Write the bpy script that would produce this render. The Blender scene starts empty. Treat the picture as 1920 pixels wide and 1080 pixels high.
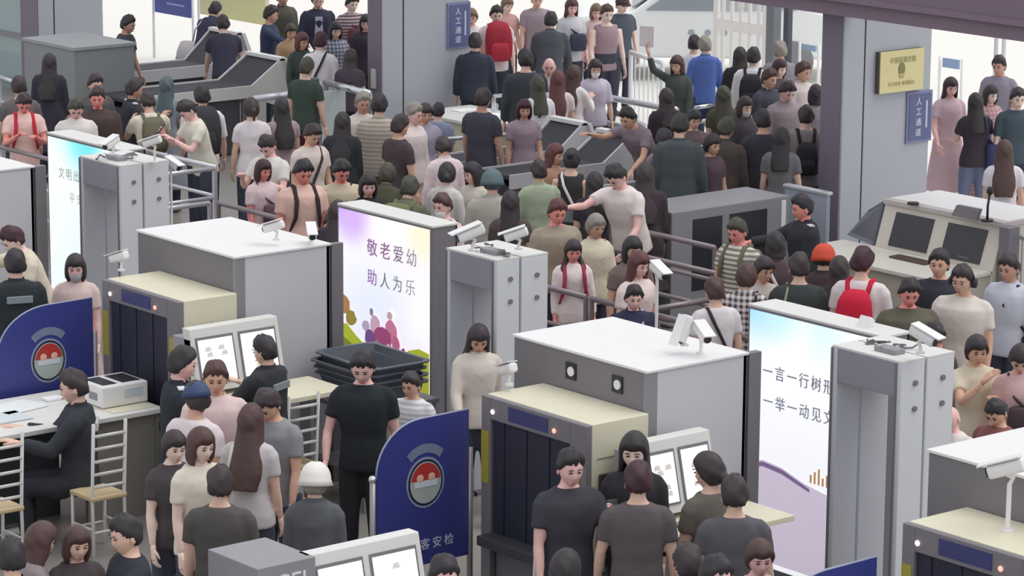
import bpy, math, random
import numpy as np
from mathutils import Matrix, Vector
random.seed(7)
SC = bpy.context.scene
COL = SC.collection
# ------------------------------------------------------------------ camera, world, light, exposure
FPX = 6000.0
TH, RO, YA = math.radians(11.93), math.radians(.386), math.radians(50.75)
CAM = np.array([25.65670879, -20.96241034, 7.0])
_r0 = np.array([math.cos(YA), math.sin(YA), 0.]); _g = np.array([-math.sin(YA), math.cos(YA), 0.]); _u = np.array([0, 0, 1.])
FW = _g*math.cos(TH) - _u*math.sin(TH); _up = _u*math.cos(TH) + _g*math.sin(TH)
RI = _r0*math.cos(RO) + _up*math.sin(RO); UP = -_r0*math.sin(RO) + _up*math.cos(RO)
cd = bpy.data.cameras.new('camera'); cam = bpy.data.objects.new('camera', cd); COL.objects.link(cam)
cd.sensor_width = 36; cd.lens = FPX/1920*36; cd.clip_end = 400; cd.clip_start = 1
M = Matrix.Identity(4)
for i in range(3):
    M[i][0] = RI[i]; M[i][1] = UP[i]; M[i][2] = -FW[i]; M[i][3] = CAM[i]
cam.matrix_world = M
SC.camera = cam
SC.view_settings.view_transform = 'Standard'; SC.view_settings.look = 'None'; SC.view_settings.gamma = 1
SC.view_settings.use_curve_mapping = False
SC.view_settings.exposure = 0.0
w = bpy.data.worlds.new('world'); SC.world = w; w.use_nodes = True
bg = w.node_tree.nodes['Background']; bg.inputs[0].default_value = (.93, .95, 1, 1); bg.inputs[1].default_value = .92
def sun(name, d, e, ang, c):
    l = bpy.data.lights.new(name, 'SUN'); l.energy = e; l.angle = math.radians(ang); l.color = c
    o = bpy.data.objects.new(name, l); COL.objects.link(o)
    o.rotation_euler = Vector(d).to_track_quat('Z', 'Y').to_euler(); return o
sun('sun', (.30, .42, 1.0), 1.35, 50, (1, .985, .96))

# ------------------------------------------------------------------ pixel <-> place
def ray(px, py): return RI*(px-960)/FPX - UP*(py-540)/FPX + FW
def atZ(px, py, z=0): d = ray(px, py); return CAM + d*(z-CAM[2])/d[2]
def atX(px, py, x): d = ray(px, py); return CAM + d*(x-CAM[0])/d[0]
def atY(px, py, y): d = ray(px, py); return CAM + d*(y-CAM[1])/d[1]

# ------------------------------------------------------------------ materials
def lin(h):
    h = h.lstrip('#'); r = [int(h[i:i+2], 16)/255 for i in (0, 2, 4)]
    return tuple((c/12.92 if c <= .04045 else ((c+.055)/1.055)**2.4) for c in r) + (1,)
MATS = {}
def nodes(name):
    m = bpy.data.materials.new(name); m.use_nodes = True
    nt = m.node_tree; return m, nt, nt.nodes['Principled BSDF']
def N(nt, t, **kw):
    n = nt.nodes.new(t)
    for k, v in kw.items():
        if k in n.inputs: n.inputs[k].default_value = v
        else: setattr(n, k, v)
    return n
def mat(h, rough=.5, metal=0., kind='plain', emit=0., var=.06, scale=6., h2=None):
    key = (h, rough, metal, kind, emit, h2)
    if key in MATS: return MATS[key]
    m, nt, b = nodes(kind + '_' + h.strip('#')); L = nt.links
    c = lin(h); b.inputs['Base Color'].default_value = c
    b.inputs['Roughness'].default_value = rough; b.inputs['Metallic'].default_value = metal
    tc = N(nt, 'ShaderNodeTexCoord')
    if kind == 'fabric':
        b.inputs['Specular IOR Level'].default_value = .25
        n = N(nt, 'ShaderNodeTexNoise', Scale=5., Detail=2.5); L.new(tc.outputs['Object'], n.inputs['Vector'])
        bp = N(nt, 'ShaderNodeBump', Strength=.7, Distance=.03); L.new(n.outputs['Fac'], bp.inputs['Height'])
        L.new(bp.outputs['Normal'], b.inputs['Normal'])
    elif kind in ('stripe', 'plaid'):
        b.inputs['Specular IOR Level'].default_value = .25
        wv = N(nt, 'ShaderNodeTexWave', Scale=7. if kind == 'stripe' else 6.); wv.bands_direction = 'Z'
        L.new(tc.outputs['Object'], wv.inputs['Vector'])
        r = N(nt, 'ShaderNodeValToRGB'); r.color_ramp.elements[0].position = .45; r.color_ramp.elements[1].position = .55
        r.color_ramp.elements[0].color = c; r.color_ramp.elements[1].color = lin(h2)
        L.new(wv.outputs['Fac'], r.inputs['Fac'])
        out = r.outputs['Color']
        if kind == 'plaid':
            w2 = N(nt, 'ShaderNodeTexWave', Scale=6.); w2.bands_direction = 'X'; L.new(tc.outputs['Object'], w2.inputs['Vector'])
            r2 = N(nt, 'ShaderNodeValToRGB'); r2.color_ramp.elements[0].position = .45; r2.color_ramp.elements[1].position = .55
            r2.color_ramp.elements[0].color = c; r2.color_ramp.elements[1].color = lin(h2); L.new(w2.outputs['Fac'], r2.inputs['Fac'])
            mx = N(nt, 'ShaderNodeMix', data_type='RGBA'); mx.inputs[0].default_value = .5
            L.new(out, mx.inputs[6]); L.new(r2.outputs['Color'], mx.inputs[7]); out = mx.outputs[2]
        L.new(out, b.inputs['Base Color'])
    elif kind == 'hair':
        mp = N(nt, 'ShaderNodeMapping'); mp.inputs['Scale'].default_value = (60, 60, 5); L.new(tc.outputs['Object'], mp.inputs['Vector'])
        n = N(nt, 'ShaderNodeTexNoise', Scale=1., Detail=3.); L.new(mp.outputs[0], n.inputs['Vector'])
        bp = N(nt, 'ShaderNodeBump', Strength=.6, Distance=.01); L.new(n.outputs['Fac'], bp.inputs['Height'])
        L.new(bp.outputs['Normal'], b.inputs['Normal'])
        mx = N(nt, 'ShaderNodeMix', data_type='RGBA'); L.new(n.outputs['Fac'], mx.inputs[0])
        mx.inputs[6].default_value = tuple(v*.75 for v in c[:3]) + (1,); mx.inputs[7].default_value = tuple(min(1, v*1.35) for v in c[:3]) + (1,)
        L.new(mx.outputs[2], b.inputs['Base Color'])
    else:
        n = N(nt, 'ShaderNodeTexNoise', Scale=scale, Detail=5.); L.new(tc.outputs['Object'], n.inputs['Vector'])
        mx = N(nt, 'ShaderNodeMix', data_type='RGBA'); L.new(n.outputs['Fac'], mx.inputs[0])
        mx.inputs[6].default_value = tuple(v*(1-var) for v in c[:3]) + (1,); mx.inputs[7].default_value = tuple(min(1, v*(1+var)) for v in c[:3]) + (1,)
        L.new(mx.outputs[2], b.inputs['Base Color'])
        if emit:
            L.new(mx.outputs[2], b.inputs['Emission Color']); b.inputs['Emission Strength'].default_value = emit
    MATS[key] = m; return m
def fab(h):  # cloth colours are lifted, which puts haze into the dark tones
    h = h.lstrip('#'); h = '#' + ''.join('%02x' % min(255, int(int(h[i:i+2], 16)*.95+11)) for i in (0, 2, 4))
    return mat(h, .85, kind='fabric')
def poster(name, base, blobs, strength=.75):
    """back-lit printed panel: soft colour patches (x, z, radius, colour) on a base colour, in the panel's own metres"""
    m, nt, b = nodes(name); L = nt.links
    tc = N(nt, 'ShaderNodeTexCoord'); prev = N(nt, 'ShaderNodeRGB'); prev.outputs[0].default_value = lin(base); out = prev.outputs[0]
    for (x, z, r, c) in blobs:
        d = N(nt, 'ShaderNodeVectorMath', operation='DISTANCE'); d.inputs[1].default_value = (x, 0, z); L.new(tc.outputs['Object'], d.inputs[0])
        mr = N(nt, 'ShaderNodeMapRange', interpolation_type='SMOOTHSTEP'); mr.inputs[1].default_value = 0; mr.inputs[2].default_value = r
        mr.inputs[3].default_value = 1; mr.inputs[4].default_value = 0; L.new(d.outputs['Value'], mr.inputs[0])
        mx = N(nt, 'ShaderNodeMix', data_type='RGBA'); L.new(mr.outputs[0], mx.inputs[0]); L.new(out, mx.inputs[6]); mx.inputs[7].default_value = lin(c); out = mx.outputs[2]
    L.new(out, b.inputs['Base Color']); L.new(out, b.inputs['Emission Color']); b.inputs['Emission Strength'].default_value = strength
    b.inputs['Roughness'].default_value = .3
    return m

# ------------------------------------------------------------------ mesh building
class MB:
    def __init__(s): s.v = []; s.f = []; s.m = []; s.n = 0
    def add(s, V, F, mi=0):
        V = np.asarray(V, float).reshape(-1, 3); s.v.append(V)
        s.f += [tuple(int(i)+s.n for i in f) for f in F]; s.m += [mi]*len(F); s.n += len(V); return s
    def box(s, x0, x1, y0, y1, z0, z1, mi=0):
        V = [(x, y, z) for z in (z0, z1) for y in (y0, y1) for x in (x0, x1)]
        return s.add(V, [(0, 2, 3, 1), (4, 5, 7, 6), (0, 1, 5, 4), (2, 6, 7, 3), (0, 4, 6, 2), (1, 3, 7, 5)], mi)
    def rings(s, R, mi=0, cap=True):
        k = len(R[0]); V = np.concatenate([np.asarray(r, float) for r in R]); F = []
        for i in range(len(R)-1):
            for j in range(k):
                a = i*k+j; b_ = i*k+(j+1) % k; F.append((a, b_, b_+k, a+k))
        if cap: F.append(tuple(range(k))[::-1]); F.append(tuple(range((len(R)-1)*k, len(R)*k)))
        return s.add(V, F, mi)
    def tube(s, P, r, n=8, mi=0, round_=False):
        P = [np.asarray(p, float) for p in P]
        if np.isscalar(r): r = [r]*len(P)
        if round_:
            d0 = P[0]-P[1]; d0 /= np.linalg.norm(d0)+1e-9; d1 = P[-1]-P[-2]; d1 /= np.linalg.norm(d1)+1e-9
            P = [P[0]+d0*r[0]*.9, P[0]+d0*r[0]*.55] + P + [P[-1]+d1*r[-1]*.55, P[-1]+d1*r[-1]*.9]
            r = [r[0]*.35, r[0]*.8] + list(r) + [r[-1]*.8, r[-1]*.35]
        R = []; ref = None
        for i, p in enumerate(P):
            t = P[min(i+1, len(P)-1)] - P[max(i-1, 0)]; t = t/(np.linalg.norm(t)+1e-9)
            if ref is None:
                ref = np.array([1., 0, 0]) if abs(t[0]) < .8 else np.array([0, 1., 0])
            a = ref - t*np.dot(ref, t); a /= np.linalg.norm(a)+1e-9; ref = a; b_ = np.cross(t, a)
            R.append([p + r[i]*(math.cos(q)*a + math.sin(q)*b_) for q in np.linspace(0, 2*math.pi, n, endpoint=False)])
        return s.rings(R, mi)
    def ell(s, c, r, nu=12, nv=8, mi=0):
        R = []
        for j in range(1, nv):
            t = math.pi*j/nv
            R.append([(c[0]+r[0]*math.sin(t)*math.cos(q), c[1]+r[1]*math.sin(t)*math.sin(q), c[2]-r[2]*math.cos(t)) for q in np.linspace(0, 2*math.pi, nu, endpoint=False)])
        return s.rings(R, mi)
    def poly(s, pts, mi=0): return s.add(pts, [tuple(range(len(pts)))], mi)
    def prism(s, pts, off, mi=0):
        n = len(pts); A = np.asarray(pts, float); B = A+np.asarray(off, float)
        F = [tuple(range(n)), tuple(range(2*n-1, n-1, -1))] + [(i, i+n, (i+1) % n+n, (i+1) % n) for i in range(n)]
        return s.add(np.concatenate([A, B]), F, mi)
    def mesh(s, name, mats, smooth=False, off=(0, 0, 0)):
        me = bpy.data.meshes.new(name)
        V = np.concatenate(s.v) - np.asarray(off, float)
        me.from_pydata(V.tolist(), [], s.f)
        if not isinstance(mats, (list, tuple)): mats = [mats]
        for m in mats: me.materials.append(m)
        if len(mats) > 1: me.polygons.foreach_set('material_index', s.m)
        if smooth: me.polygons.foreach_set('use_smooth', [True]*len(me.polygons))
        me.update(); return me
def link(o, parent=None):
    COL.objects.link(o)
    if parent is not None: o.parent = parent
    return o
def obj(name, mb, m, parent=None, bevel=0, smooth=False, local=False, loc=None, label=None):
    """one mesh object; coordinates are given in the world unless local"""
    off = (0, 0, 0)
    if parent is not None and not local:
        off = np.array(parent.location); pp_ = parent.parent
        while pp_ is not None: off = off+np.array(pp_.location); pp_ = pp_.parent
    elif loc is not None: off = loc
    o = bpy.data.objects.new(name, mb.mesh(name, m, smooth, off)); link(o, parent)
    if loc is not None and parent is None: o.location = loc
    if bevel:
        b = o.modifiers.new('bevel', 'BEVEL'); b.width = bevel; b.segments = 2; b.limit_method = 'ANGLE'
    if label: o['label'] = label
    return o
def thing(name, label, cat, loc=(0, 0, 0), group=None, rz=0.):
    o = bpy.data.objects.new(name, None); o.empty_display_size = .1; link(o); o.location = tuple(float(v) for v in loc); o.rotation_euler = (0, 0, rz)
    o['label'] = label; o['category'] = cat
    if group: o['group'] = group
    return o
def tag(o, label, cat, group=None):
    o['label'] = label; o['category'] = cat
    if group: o['group'] = group
    return o
def struct(o): o['kind'] = 'structure'; return o
def ROT(x, y, z):
    return Matrix.Rotation(z, 4, 'Z') @ Matrix.Rotation(y, 4, 'Y') @ Matrix.Rotation(x, 4, 'X')
FACE_X = ROT(math.pi/2, 0, math.pi/2); FACE_Y = ROT(math.pi/2, 0, 0)
def text(name, body, size, pos, rot, m, parent, depth=.002, stretch=1.):
    c = bpy.data.curves.new(name, 'FONT'); c.body = body; c.size = size; c.extrude = depth; c.align_x = 'CENTER'; c.align_y = 'CENTER'
    t = bpy.data.objects.new(name, c)
    me = bpy.data.meshes.new_from_object(t); bpy.data.objects.remove(t)
    off = np.zeros(3)
    q = parent
    while q is not None: off = off + np.array(q.location); q = q.parent
    me.transform(Matrix.Translation(Vector(np.asarray(pos, float)-off)) @ rot @ Matrix.Diagonal((stretch, 1, 1, 1)))
    me.materials.clear(); me.materials.append(m)
    o = bpy.data.objects.new(name, me); link(o, parent); return o
# ================================================================== THE SETTING
W_FLOOR = mat('#8f8b86', .35, var=.08, scale=1.5); W_PAVE = mat('#e9e6df', .8, var=.03)
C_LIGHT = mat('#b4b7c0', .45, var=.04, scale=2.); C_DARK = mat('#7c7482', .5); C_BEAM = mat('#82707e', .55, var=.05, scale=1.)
WHITE = mat('#e6e4e3', .45, var=.02); OFFW = mat('#d9d8d4', .5, var=.03); LGREY = mat('#c9c8cc', .45, var=.03); MGREY = mat('#8c8b8f', .45)
DGREY = mat('#7a767a', .5); BLACK = mat('#27262b', .45); CREAM = mat('#dcd6bd', .5, var=.03); STEEL = mat('#9c979b', .32, .55); CHROME = mat('#d4d6da', .18, .85)
NAVY = mat('#3b4186', .35, var=.08, scale=2.); YEL = mat('#a39a3e', .5); RUBBER = mat('#3c3d43', .7)
struct(obj('floor', MB().box(-30, 22, -22, 5.2, -.1, 0), W_FLOOR))
struct(obj('floor', MB().box(-60, 45, 5.2, 60, -.12, -.01), W_PAVE))  # outdoor paving: near-white colour stands in for the stronger daylight outside
# columns (structure): a light face towards +X, a purple-grey one towards the camera, a dark groove
CY = 3.15
def column(pxr, pyb, pxl, pxw, n, wdir=None):
    b = atY(pxr, pyb, CY); X1 = atZ(pxr, pyb, 0)
    x1 = X1[0]; y0 = X1[1]; x0 = atY(pxl, pyb-10, y0)[0]; y1 = atX(pxw, 150, x1)[1]
    yg = y0 + (y1-y0)*.24
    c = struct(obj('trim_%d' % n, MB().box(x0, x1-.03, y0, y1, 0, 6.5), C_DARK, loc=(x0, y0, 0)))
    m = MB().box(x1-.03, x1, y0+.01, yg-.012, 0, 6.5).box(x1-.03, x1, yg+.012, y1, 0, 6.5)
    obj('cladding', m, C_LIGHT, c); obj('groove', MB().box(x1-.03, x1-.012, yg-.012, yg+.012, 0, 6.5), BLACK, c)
    return x0, x1, y0, y1
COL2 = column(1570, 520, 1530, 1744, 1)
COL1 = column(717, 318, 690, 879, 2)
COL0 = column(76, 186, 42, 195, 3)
# beam of the mezzanine above the right-hand column row
zb = atY(1745, 46, COL2[2])[2]
obj_b = struct(obj('trim_4', MB().box(-40, 16, COL2[2]-.25, COL2[2]+.12, zb, zb+1.6), C_BEAM))
struct(obj('trim_5', MB().box(-40, 16, COL2[2]-.33, COL2[2]-.25, zb+.16, zb+.22), C_BEAM))
# teal glazed wall left of the left column
gl, nt, b = nodes('teal_glass'); b.inputs['Base Color'].default_value = lin('#9fb4b6'); b.inputs['Roughness'].default_value = .12; b.inputs['Alpha'].default_value = .75
pg = atZ(20, 190, 0)
gw = struct(obj('wall_left', MB().box(pg[0]-6, COL0[0]-.06, COL0[2]+.2, COL0[2]+.24, 0, 4.5), gl))
m = MB()
for k in range(7):
    m.box(pg[0]-6, COL0[0]-.06, COL0[2]+.14, COL0[2]+.2, .1+.7*k, .16+.7*k)
m.box(COL0[0]-.12, COL0[0]-.02, COL0[2]+.1, COL0[2]+.26, 0, 4.5); m.box(COL0[0]-1.4, COL0[0]-1.32, COL0[2]+.12, COL0[2]+.22, 0, 4.5)
obj('glazing_bar', m, MGREY, gw)
# pale boundary wall of the forecourt, far behind
struct(obj('wall_back', MB().box(-60, 45, 34, 34.3, 0, 6), mat('#f4efe2', .8, var=.03)))

# ================================================================== SCREENING LANES
LANE = [-.97, 3.65, 8.56, 12.58]      # left edge of each tall cover box
YF, YB, ZB = -6.97, -6.05, 2.0
def cctv(px, py, depth, aim, pole=.0, name_label='', s=.75, tilt=-.35, surf=0.):
    """white bullet camera: point given as ('Z'|'X'|'Y', value)"""
    p = {'Z': atZ, 'X': atX, 'Y': atY}[depth[0]](px, py, depth[1])
    if pole < 0: pole = p[2]-surf
    if not pole: pole = .145*s
    t = thing('security_camera', name_label, 'security camera', (p[0], p[1], p[2]-pole))
    a = math.radians(aim); d = np.array([math.sin(a), -math.cos(a), tilt]); d /= np.linalg.norm(d)
    side = np.cross(d, [0, 0, 1]); side /= np.linalg.norm(side); upv = np.cross(side, d)
    def ring(c, wx, wz, n=14): return [c + side*wx*np.sign(math.cos(q))*abs(math.cos(q))**.6 + upv*wz*np.sign(math.sin(q))*abs(math.sin(q))**.6 for q in np.linspace(0, 2*math.pi, n, endpoint=False)]
    m = MB().rings([ring(p-d*.13*s, .03*s, .03*s), ring(p-d*.12*s, .048*s, .045*s), ring(p+d*.10*s, .048*s, .045*s), ring(p+d*.11*s, .04*s, .038*s)])
    obj('housing', m, WHITE, t, smooth=False, bevel=.004)
    q = p+upv*.052*s
    m = MB().prism([q-d*.12*s-side*.055*s, q+d*.16*s-side*.055*s, q+d*.16*s+side*.055*s, q-d*.12*s+side*.055*s], upv*.01*s); obj('sun_shield', m, WHITE, t)
    obj('lens', MB().tube([p+d*.108*s, p+d*.122*s], .034*s, 14), BLACK, t)
    base = p - np.array([0, 0, pole])
    m = MB().tube([p-upv*.04*s, p-upv*.07*s-d*.03*s, (p[0]-d[0]*.03, p[1]-d[1]*.03, p[2]-.1*s), (p[0]-d[0]*.03, p[1]-d[1]*.03, base[2])], .016*s, 8)
    m.tube([(p[0]-d[0]*.03, p[1]-d[1]*.03, base[2]), (p[0]-d[0]*.03, p[1]-d[1]*.03, base[2]+.012)], .04*s, 12)
    obj('bracket', m, WHITE, t); return t

def xray(i, xb, label, sticker=True):
    t = thing('baggage_scanner', label, 'baggage scanner', (xb+.9, YF-.3, 0), None)
    x0, x1, yf, zt = xb+.33, xb+1.45, -7.53, 1.71
    wall = .12
    # tunnel body: two cheeks, a roof, a rear plate
    prof = [(x0+.004, .66), (x0+.004, zt), (x1-.004, zt), (x1-.004, .66), (x1-wall, .66), (x1-wall, zt-.16), (x0+wall, zt-.16), (x0+wall, .66)]
    obj('tunnel_hood', MB().prism([(a, yf+.05, b) for a, b in prof], (0, YF-.004-yf-.05, 0)), CREAM, t, bevel=.008)
    m = MB().box(x0, x0+.1, yf, yf+.05, .3, zt-.004).box(x1-.17, x1, yf, yf+.05, .3, zt-.004).box(x0+.1, x1-.17, yf, yf+.05, zt-.16, zt-.004)
    fr = obj('front_frame', m, DGREY, t, bevel=.006)
    obj('blue_strip', MB().box(x0+.3, x0+.72, yf-.006, yf, zt-.13, zt-.03), mat('#41436f', .4), fr)
    for k, xx in enumerate((x0+.13, x1-.33)):
        obj('indicator_light', MB().ell((xx, yf-.006, zt-.1), (.018, .01, .018)), mat('#fff4ea' if k == 0 else '#ff9a8a', .3, emit=1.5), fr)
    m = MB()
    for k in range(7):
        a = x0+.1+k*(x1-x0-.27)/7; m.box(a+.002, a+(x1-x0-.27)/7-.002, yf+.025+.006*(k % 2), yf+.032+.006*(k % 2), .74, zt-.16)
    obj('lead_curtain', m, mat('#2b2d3c', .5), t)
    obj('warning_sticker', MB().box(x0+.005, x0+.085, yf-.004, yf, zt-.62, zt-.25), YEL, fr)
    pts = [(x1-.10+.035*math.cos(q), yf-.004, (zt-.45)+(.12 if math.sin(q) > 0 else -.12)+.035*math.sin(q)) for q in np.linspace(0, 2*math.pi, 16, endpoint=False)]
    obj('warning_sticker', MB().prism(pts, (0, .004, 0)), YEL, fr)
    # lower body and belt
    obj('lower_cabinet', MB().box(x0+.004, x1-.004, yf+.06, YF-.004, .0, .655), mat('#77747a', .5), t, bevel=.01)
    obj('conveyor_belt', MB().box(x0+.1, x1-.1, yf-.12, YF-.06, .67, .74), RUBBER, t, bevel=.008)
    # maker's lettering on the side
    text('side_lettering', '——◇——', .07, (x1+.002, -7.22, 1.47), FACE_X, mat('#6c6c78', .5), t, stretch=1.2)
    obj('side_screen', MB().box(x1, x1+.03, -7.42, -7.32, 1.22, 1.36), mat('#2c2f2c', .3), t, bevel=.006)
    return t
def cover(i, xb, label, vents=False, width=1.42):
    x1 = xb+width
    t = thing('scanner_housing', label, 'scanner housing', (xb+.7, -6.5, 0), None)
    m = MB().box(xb, x1-.042, YF, YF+.03, .0, ZB-.02)
    fp = obj('front_panel', m, DGREY, t, bevel=.004)
    if vents:
        for xx in (xb+.63, xb+1.12):
            q = obj('black_socket', MB().box(xx-.055, xx+.055, YF-.012, YF, ZB-.21, ZB-.09), BLACK, fp, bevel=.004)
            obj('round_badge', MB().tube([(xx+.01, YF-.012, ZB-.15), (xx+.01, YF-.02, ZB-.15)], .034, 14), WHITE, q)
    obj('side_panel', MB().box(x1-.04, x1, YF+.09, YB, 0, ZB-.02), LGREY, t, bevel=.004)
    obj('corner_trim', MB().box(x1-.04, x1+.004, YF, YF+.09, 0, ZB-.02), MGREY, t)
    obj('left_panel', MB().box(xb, xb+.04, YF+.03, YB, 0, ZB-.02), LGREY, t)
    obj('rear_panel', MB().box(xb, x1, YB-.03, YB, 0, ZB-.02), MGREY, t)
    obj('roof_panel', MB().box(xb-.012, x1+.012, YF-.012, YB+.012, ZB-.02, ZB), WHITE, t, bevel=.004)
    obj('rear_post', MB().box(x1-.05, x1+.012, YB+.016, YB+.13, 0, ZB-.01), DGREY, t, bevel=.004)
    return t
cover(0, LANE[0], 'pale blue-sided scanner housing with beige roof at the left edge of the picture')
cover(1, LANE[1], 'tall grey scanner housing with plain dark front between left gate and lilac light box')
cover(2, LANE[2], 'tall grey scanner housing with two black square sockets on its front', vents=True)
cover(3, LANE[3], 'tall grey scanner housing cut off by the right edge of the picture')
xray(1, LANE[1], 'cream topped baggage scanner tunnel beside the left blue shield, behind white boxy instrument')
xray(2, LANE[2], 'cream topped baggage scanner tunnel beside the middle blue shield')
xray(3, LANE[3], 'cream topped baggage scanner tunnel in the bottom right corner')

def gate(x0, label, wd=.66, y0=-5.62):
    x1 = x0+wd; h = 2.05
    t = thing('metal_detector_gate', label, 'security gate', ((x0+x1)/2, y0+.25, 0), None)
    for k, (ya, yb_) in enumerate(((y0, y0+.23), (y0+.25, y0+.52))):
        for s, xx in (('l', x0), ('r', x1-.05)):
            pn = obj('side_pillar', MB().box(xx, xx+.05, ya, yb_, .03, h), mat('#c9cbd2', .4, var=.02) if s == 'l' else mat('#d3d5d8', .4, var=.02), t, bevel=.008)
            if s == 'r':
                for zz in (h-.15, h-.33):
                    obj('dark_knob', MB().tube([(x1, (ya+yb_)/2+.02, zz), (x1+.014, (ya+yb_)/2+.02, zz)], .02, 10), DGREY, pn)
            obj('foot_plate', MB().box(xx-.04, xx+.09, ya-.02, yb_+.02, 0, .03), DGREY, pn)
        hd = obj('header', MB().box(x0+.05, x1-.05, ya, yb_, h-.24, h), mat('#8e8b96', .4), t, bevel=.006)
        obj('header_lid', MB().box(x0, x1, ya, yb_, h, h+.015), OFFW, hd)
    for xx in (x0, x1-.05): obj('dark_edging', MB().box(xx-.002, xx+.012, y0-.012, y0, .03, h), DGREY, t)
    # wiring and small boxes lying on the header
    m = MB(); r = random.Random(x0)
    for k in range(5):
        a = x0+.08+r.random()*.4; y = y0+.08+r.random()*.3; pts = [(a, y, h+.02)]
        for q in range(4): pts.append((pts[-1][0]+r.uniform(-.05, .09), pts[-1][1]+r.uniform(-.07, .07), h+.022+r.random()*.03))
        m.tube(pts, .008, 6)
    obj('cable', m, DGREY, t, smooth=True)
    obj('junction_box', MB().box(x0+.3, x0+.5, y0+.1, y0+.2, h+.015, h+.05), MGREY, t, bevel=.004)
    return t
gate(.56, 'walk-through metal detector gate standing right of the cyan light box', .70)
gate(6.05, 'walk-through metal detector gate with a long-haired woman inside, right of lilac light box', .64)
gate(10.38, 'walk-through metal detector gate in front of the sky-blue light box with slogans')

def leaf(m, c, r, n=12, y=0., sx=1., sz=1., j=.12, seed=0, mi=0):
    rr = random.Random(seed)
    m.prism([(c[0]+r*sx*(1+rr.uniform(-j, j))*math.cos(q), y, c[1]+r*sz*(1+rr.uniform(-j, j))*math.sin(q)) for q in np.linspace(0, 2*math.pi, n, endpoint=False)], (0, .0015, 0), mi)
def lightbox(x0, x1, label, pm, y0=-5.6, dep=.26, zt=2.21):
    t = thing('light_box', label, 'light box', (x0, y0, .16), None)
    m = MB().box(x0, x0+.02, y0+.001, y0+dep, .16, zt-.02).box(x1-.02, x1, y0+.001, y0+dep, .16, zt-.02).box(x0, x1, y0+dep-.02, y0+dep, .16, zt-.02).box(x0, x1, y0+.001, y0+dep, .16, .26)
    obj('casing', m, DGREY, t, bevel=.003)
    obj('top_lid', MB().box(x0-.01, x1+.01, y0-.005, y0+dep+.01, zt-.02, zt), OFFW, t, bevel=.004)
    pn = obj('lit_panel', MB().box(x0+.012, x1-.02, y0-.008, y0, .26, zt-.035), pm, t)
    obj('dark_rim', MB().box(x0, x1, y0-.009, y0+.001, zt-.035, zt-.02).box(x0, x0+.012, y0-.009, y0, .16, zt-.035).box(x1-.02, x1, y0-.009, y0, .16, zt-.035), DGREY, t)
    return t, pn
def pem(h, s=.6): return mat(h, .5, emit=s, var=.03)
# lilac box: slogan, meadow, blossoms and walking figures
t2, pn = lightbox(4.62, 5.84, 'tall light box poster with lilac corner, pink figures and yellow-green meadow', poster('poster_lilac', '#eceaf2', [(.05, 2.15, .5, '#8f6fd0'), (.2, 1.95, .35, '#c9a6e8'), (1.1, 1.95, .4, '#efe2c4'), (1.15, 1.2, .5, '#f6f4f6'), (.45, 1.25, .6, '#e0e6fa')]))
yq = -5.611
def slog(s, x, z, size, h, par, shear=0): return text('lettering', s, size, (x, yq, z), FACE_Y, pem(h, .2), par, stretch=.9)
for k, (ch, c) in enumerate(zip('敬老爱幼', ('#a97fae', '#a878a0', '#a08aa0', '#b9b0bc'))): slog(ch, 5.08+.17*k, 1.89, .155, c, pn)
for k, (ch, c) in enumerate(zip('助人为乐', ('#b490c0', '#8e9a94', '#a3a8a8', '#c4c8cc'))): slog(ch, 5.08+.165*k, 1.635, .145, c, pn)
YP = -5.6095
m = MB(); m.prism([(4.64, YP, .3), (4.64, YP, 1.17), (4.74, YP, 1.18), (4.86, YP, 1.10), (5.02, YP, 1.02), (5.25, YP, .97), (5.42, YP, 1.0), (5.55, YP, 1.10), (5.68, YP, 1.14), (5.81, YP, 1.12), (5.81, YP, .3)], (0, .001, 0))
obj('printed_meadow', m, pem('#c3cf3a', .35), pn)
m = MB(); m.prism([(4.64, YP-.001, .3), (4.64, YP-.001, 1.08), (4.85, YP-.001, 1.0), (5.1, YP-.001, .86), (5.3, YP-.001, .6), (5.3, YP-.001, .3)], (0, .001, 0)); obj('printed_dark_meadow', m, pem('#8fa13a', .25), pn)
m = MB(); leaf(m, (4.70, 1.34), .085, y=-5.611, seed=1); obj('printed_tree', m, pem('#c8965a', .3), pn)
m = MB(); leaf(m, (4.80, 1.24), .07, y=-5.6125, seed=2); obj('printed_bush', m, pem('#b9a24a', .25), pn)
for k, (x, z, r, c, sx) in enumerate(((5.0, 1.21, .05, '#d9c4e6', 1), (5.12, 1.24, .085, '#f0c6dc', .8), (5.33, 1.22, .10, '#e892b4', .8), (5.22, 1.14, .11, '#b8568c', 1.1), (5.06, 1.12, .07, '#8a5c9c', 1), (5.40, 1.12, .08, '#dc7a9c', .6), (5.30, 1.05, .06, '#f0e2e0', .6), (5.50, 1.08, .035, '#a84468', .6), (5.16, 1.05, .07, '#93a08c', .8), (5.09, 1.35, .035, '#a8a0b0', .7), (5.33, 1.36, .035, '#e6c6c4', 1))):
    m = MB(); leaf(m, (x, z), r, y=-5.6135-.0017*k, sx=sx, seed=10+k); obj('printed_figure', m, pem(c, .3), pn)
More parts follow.
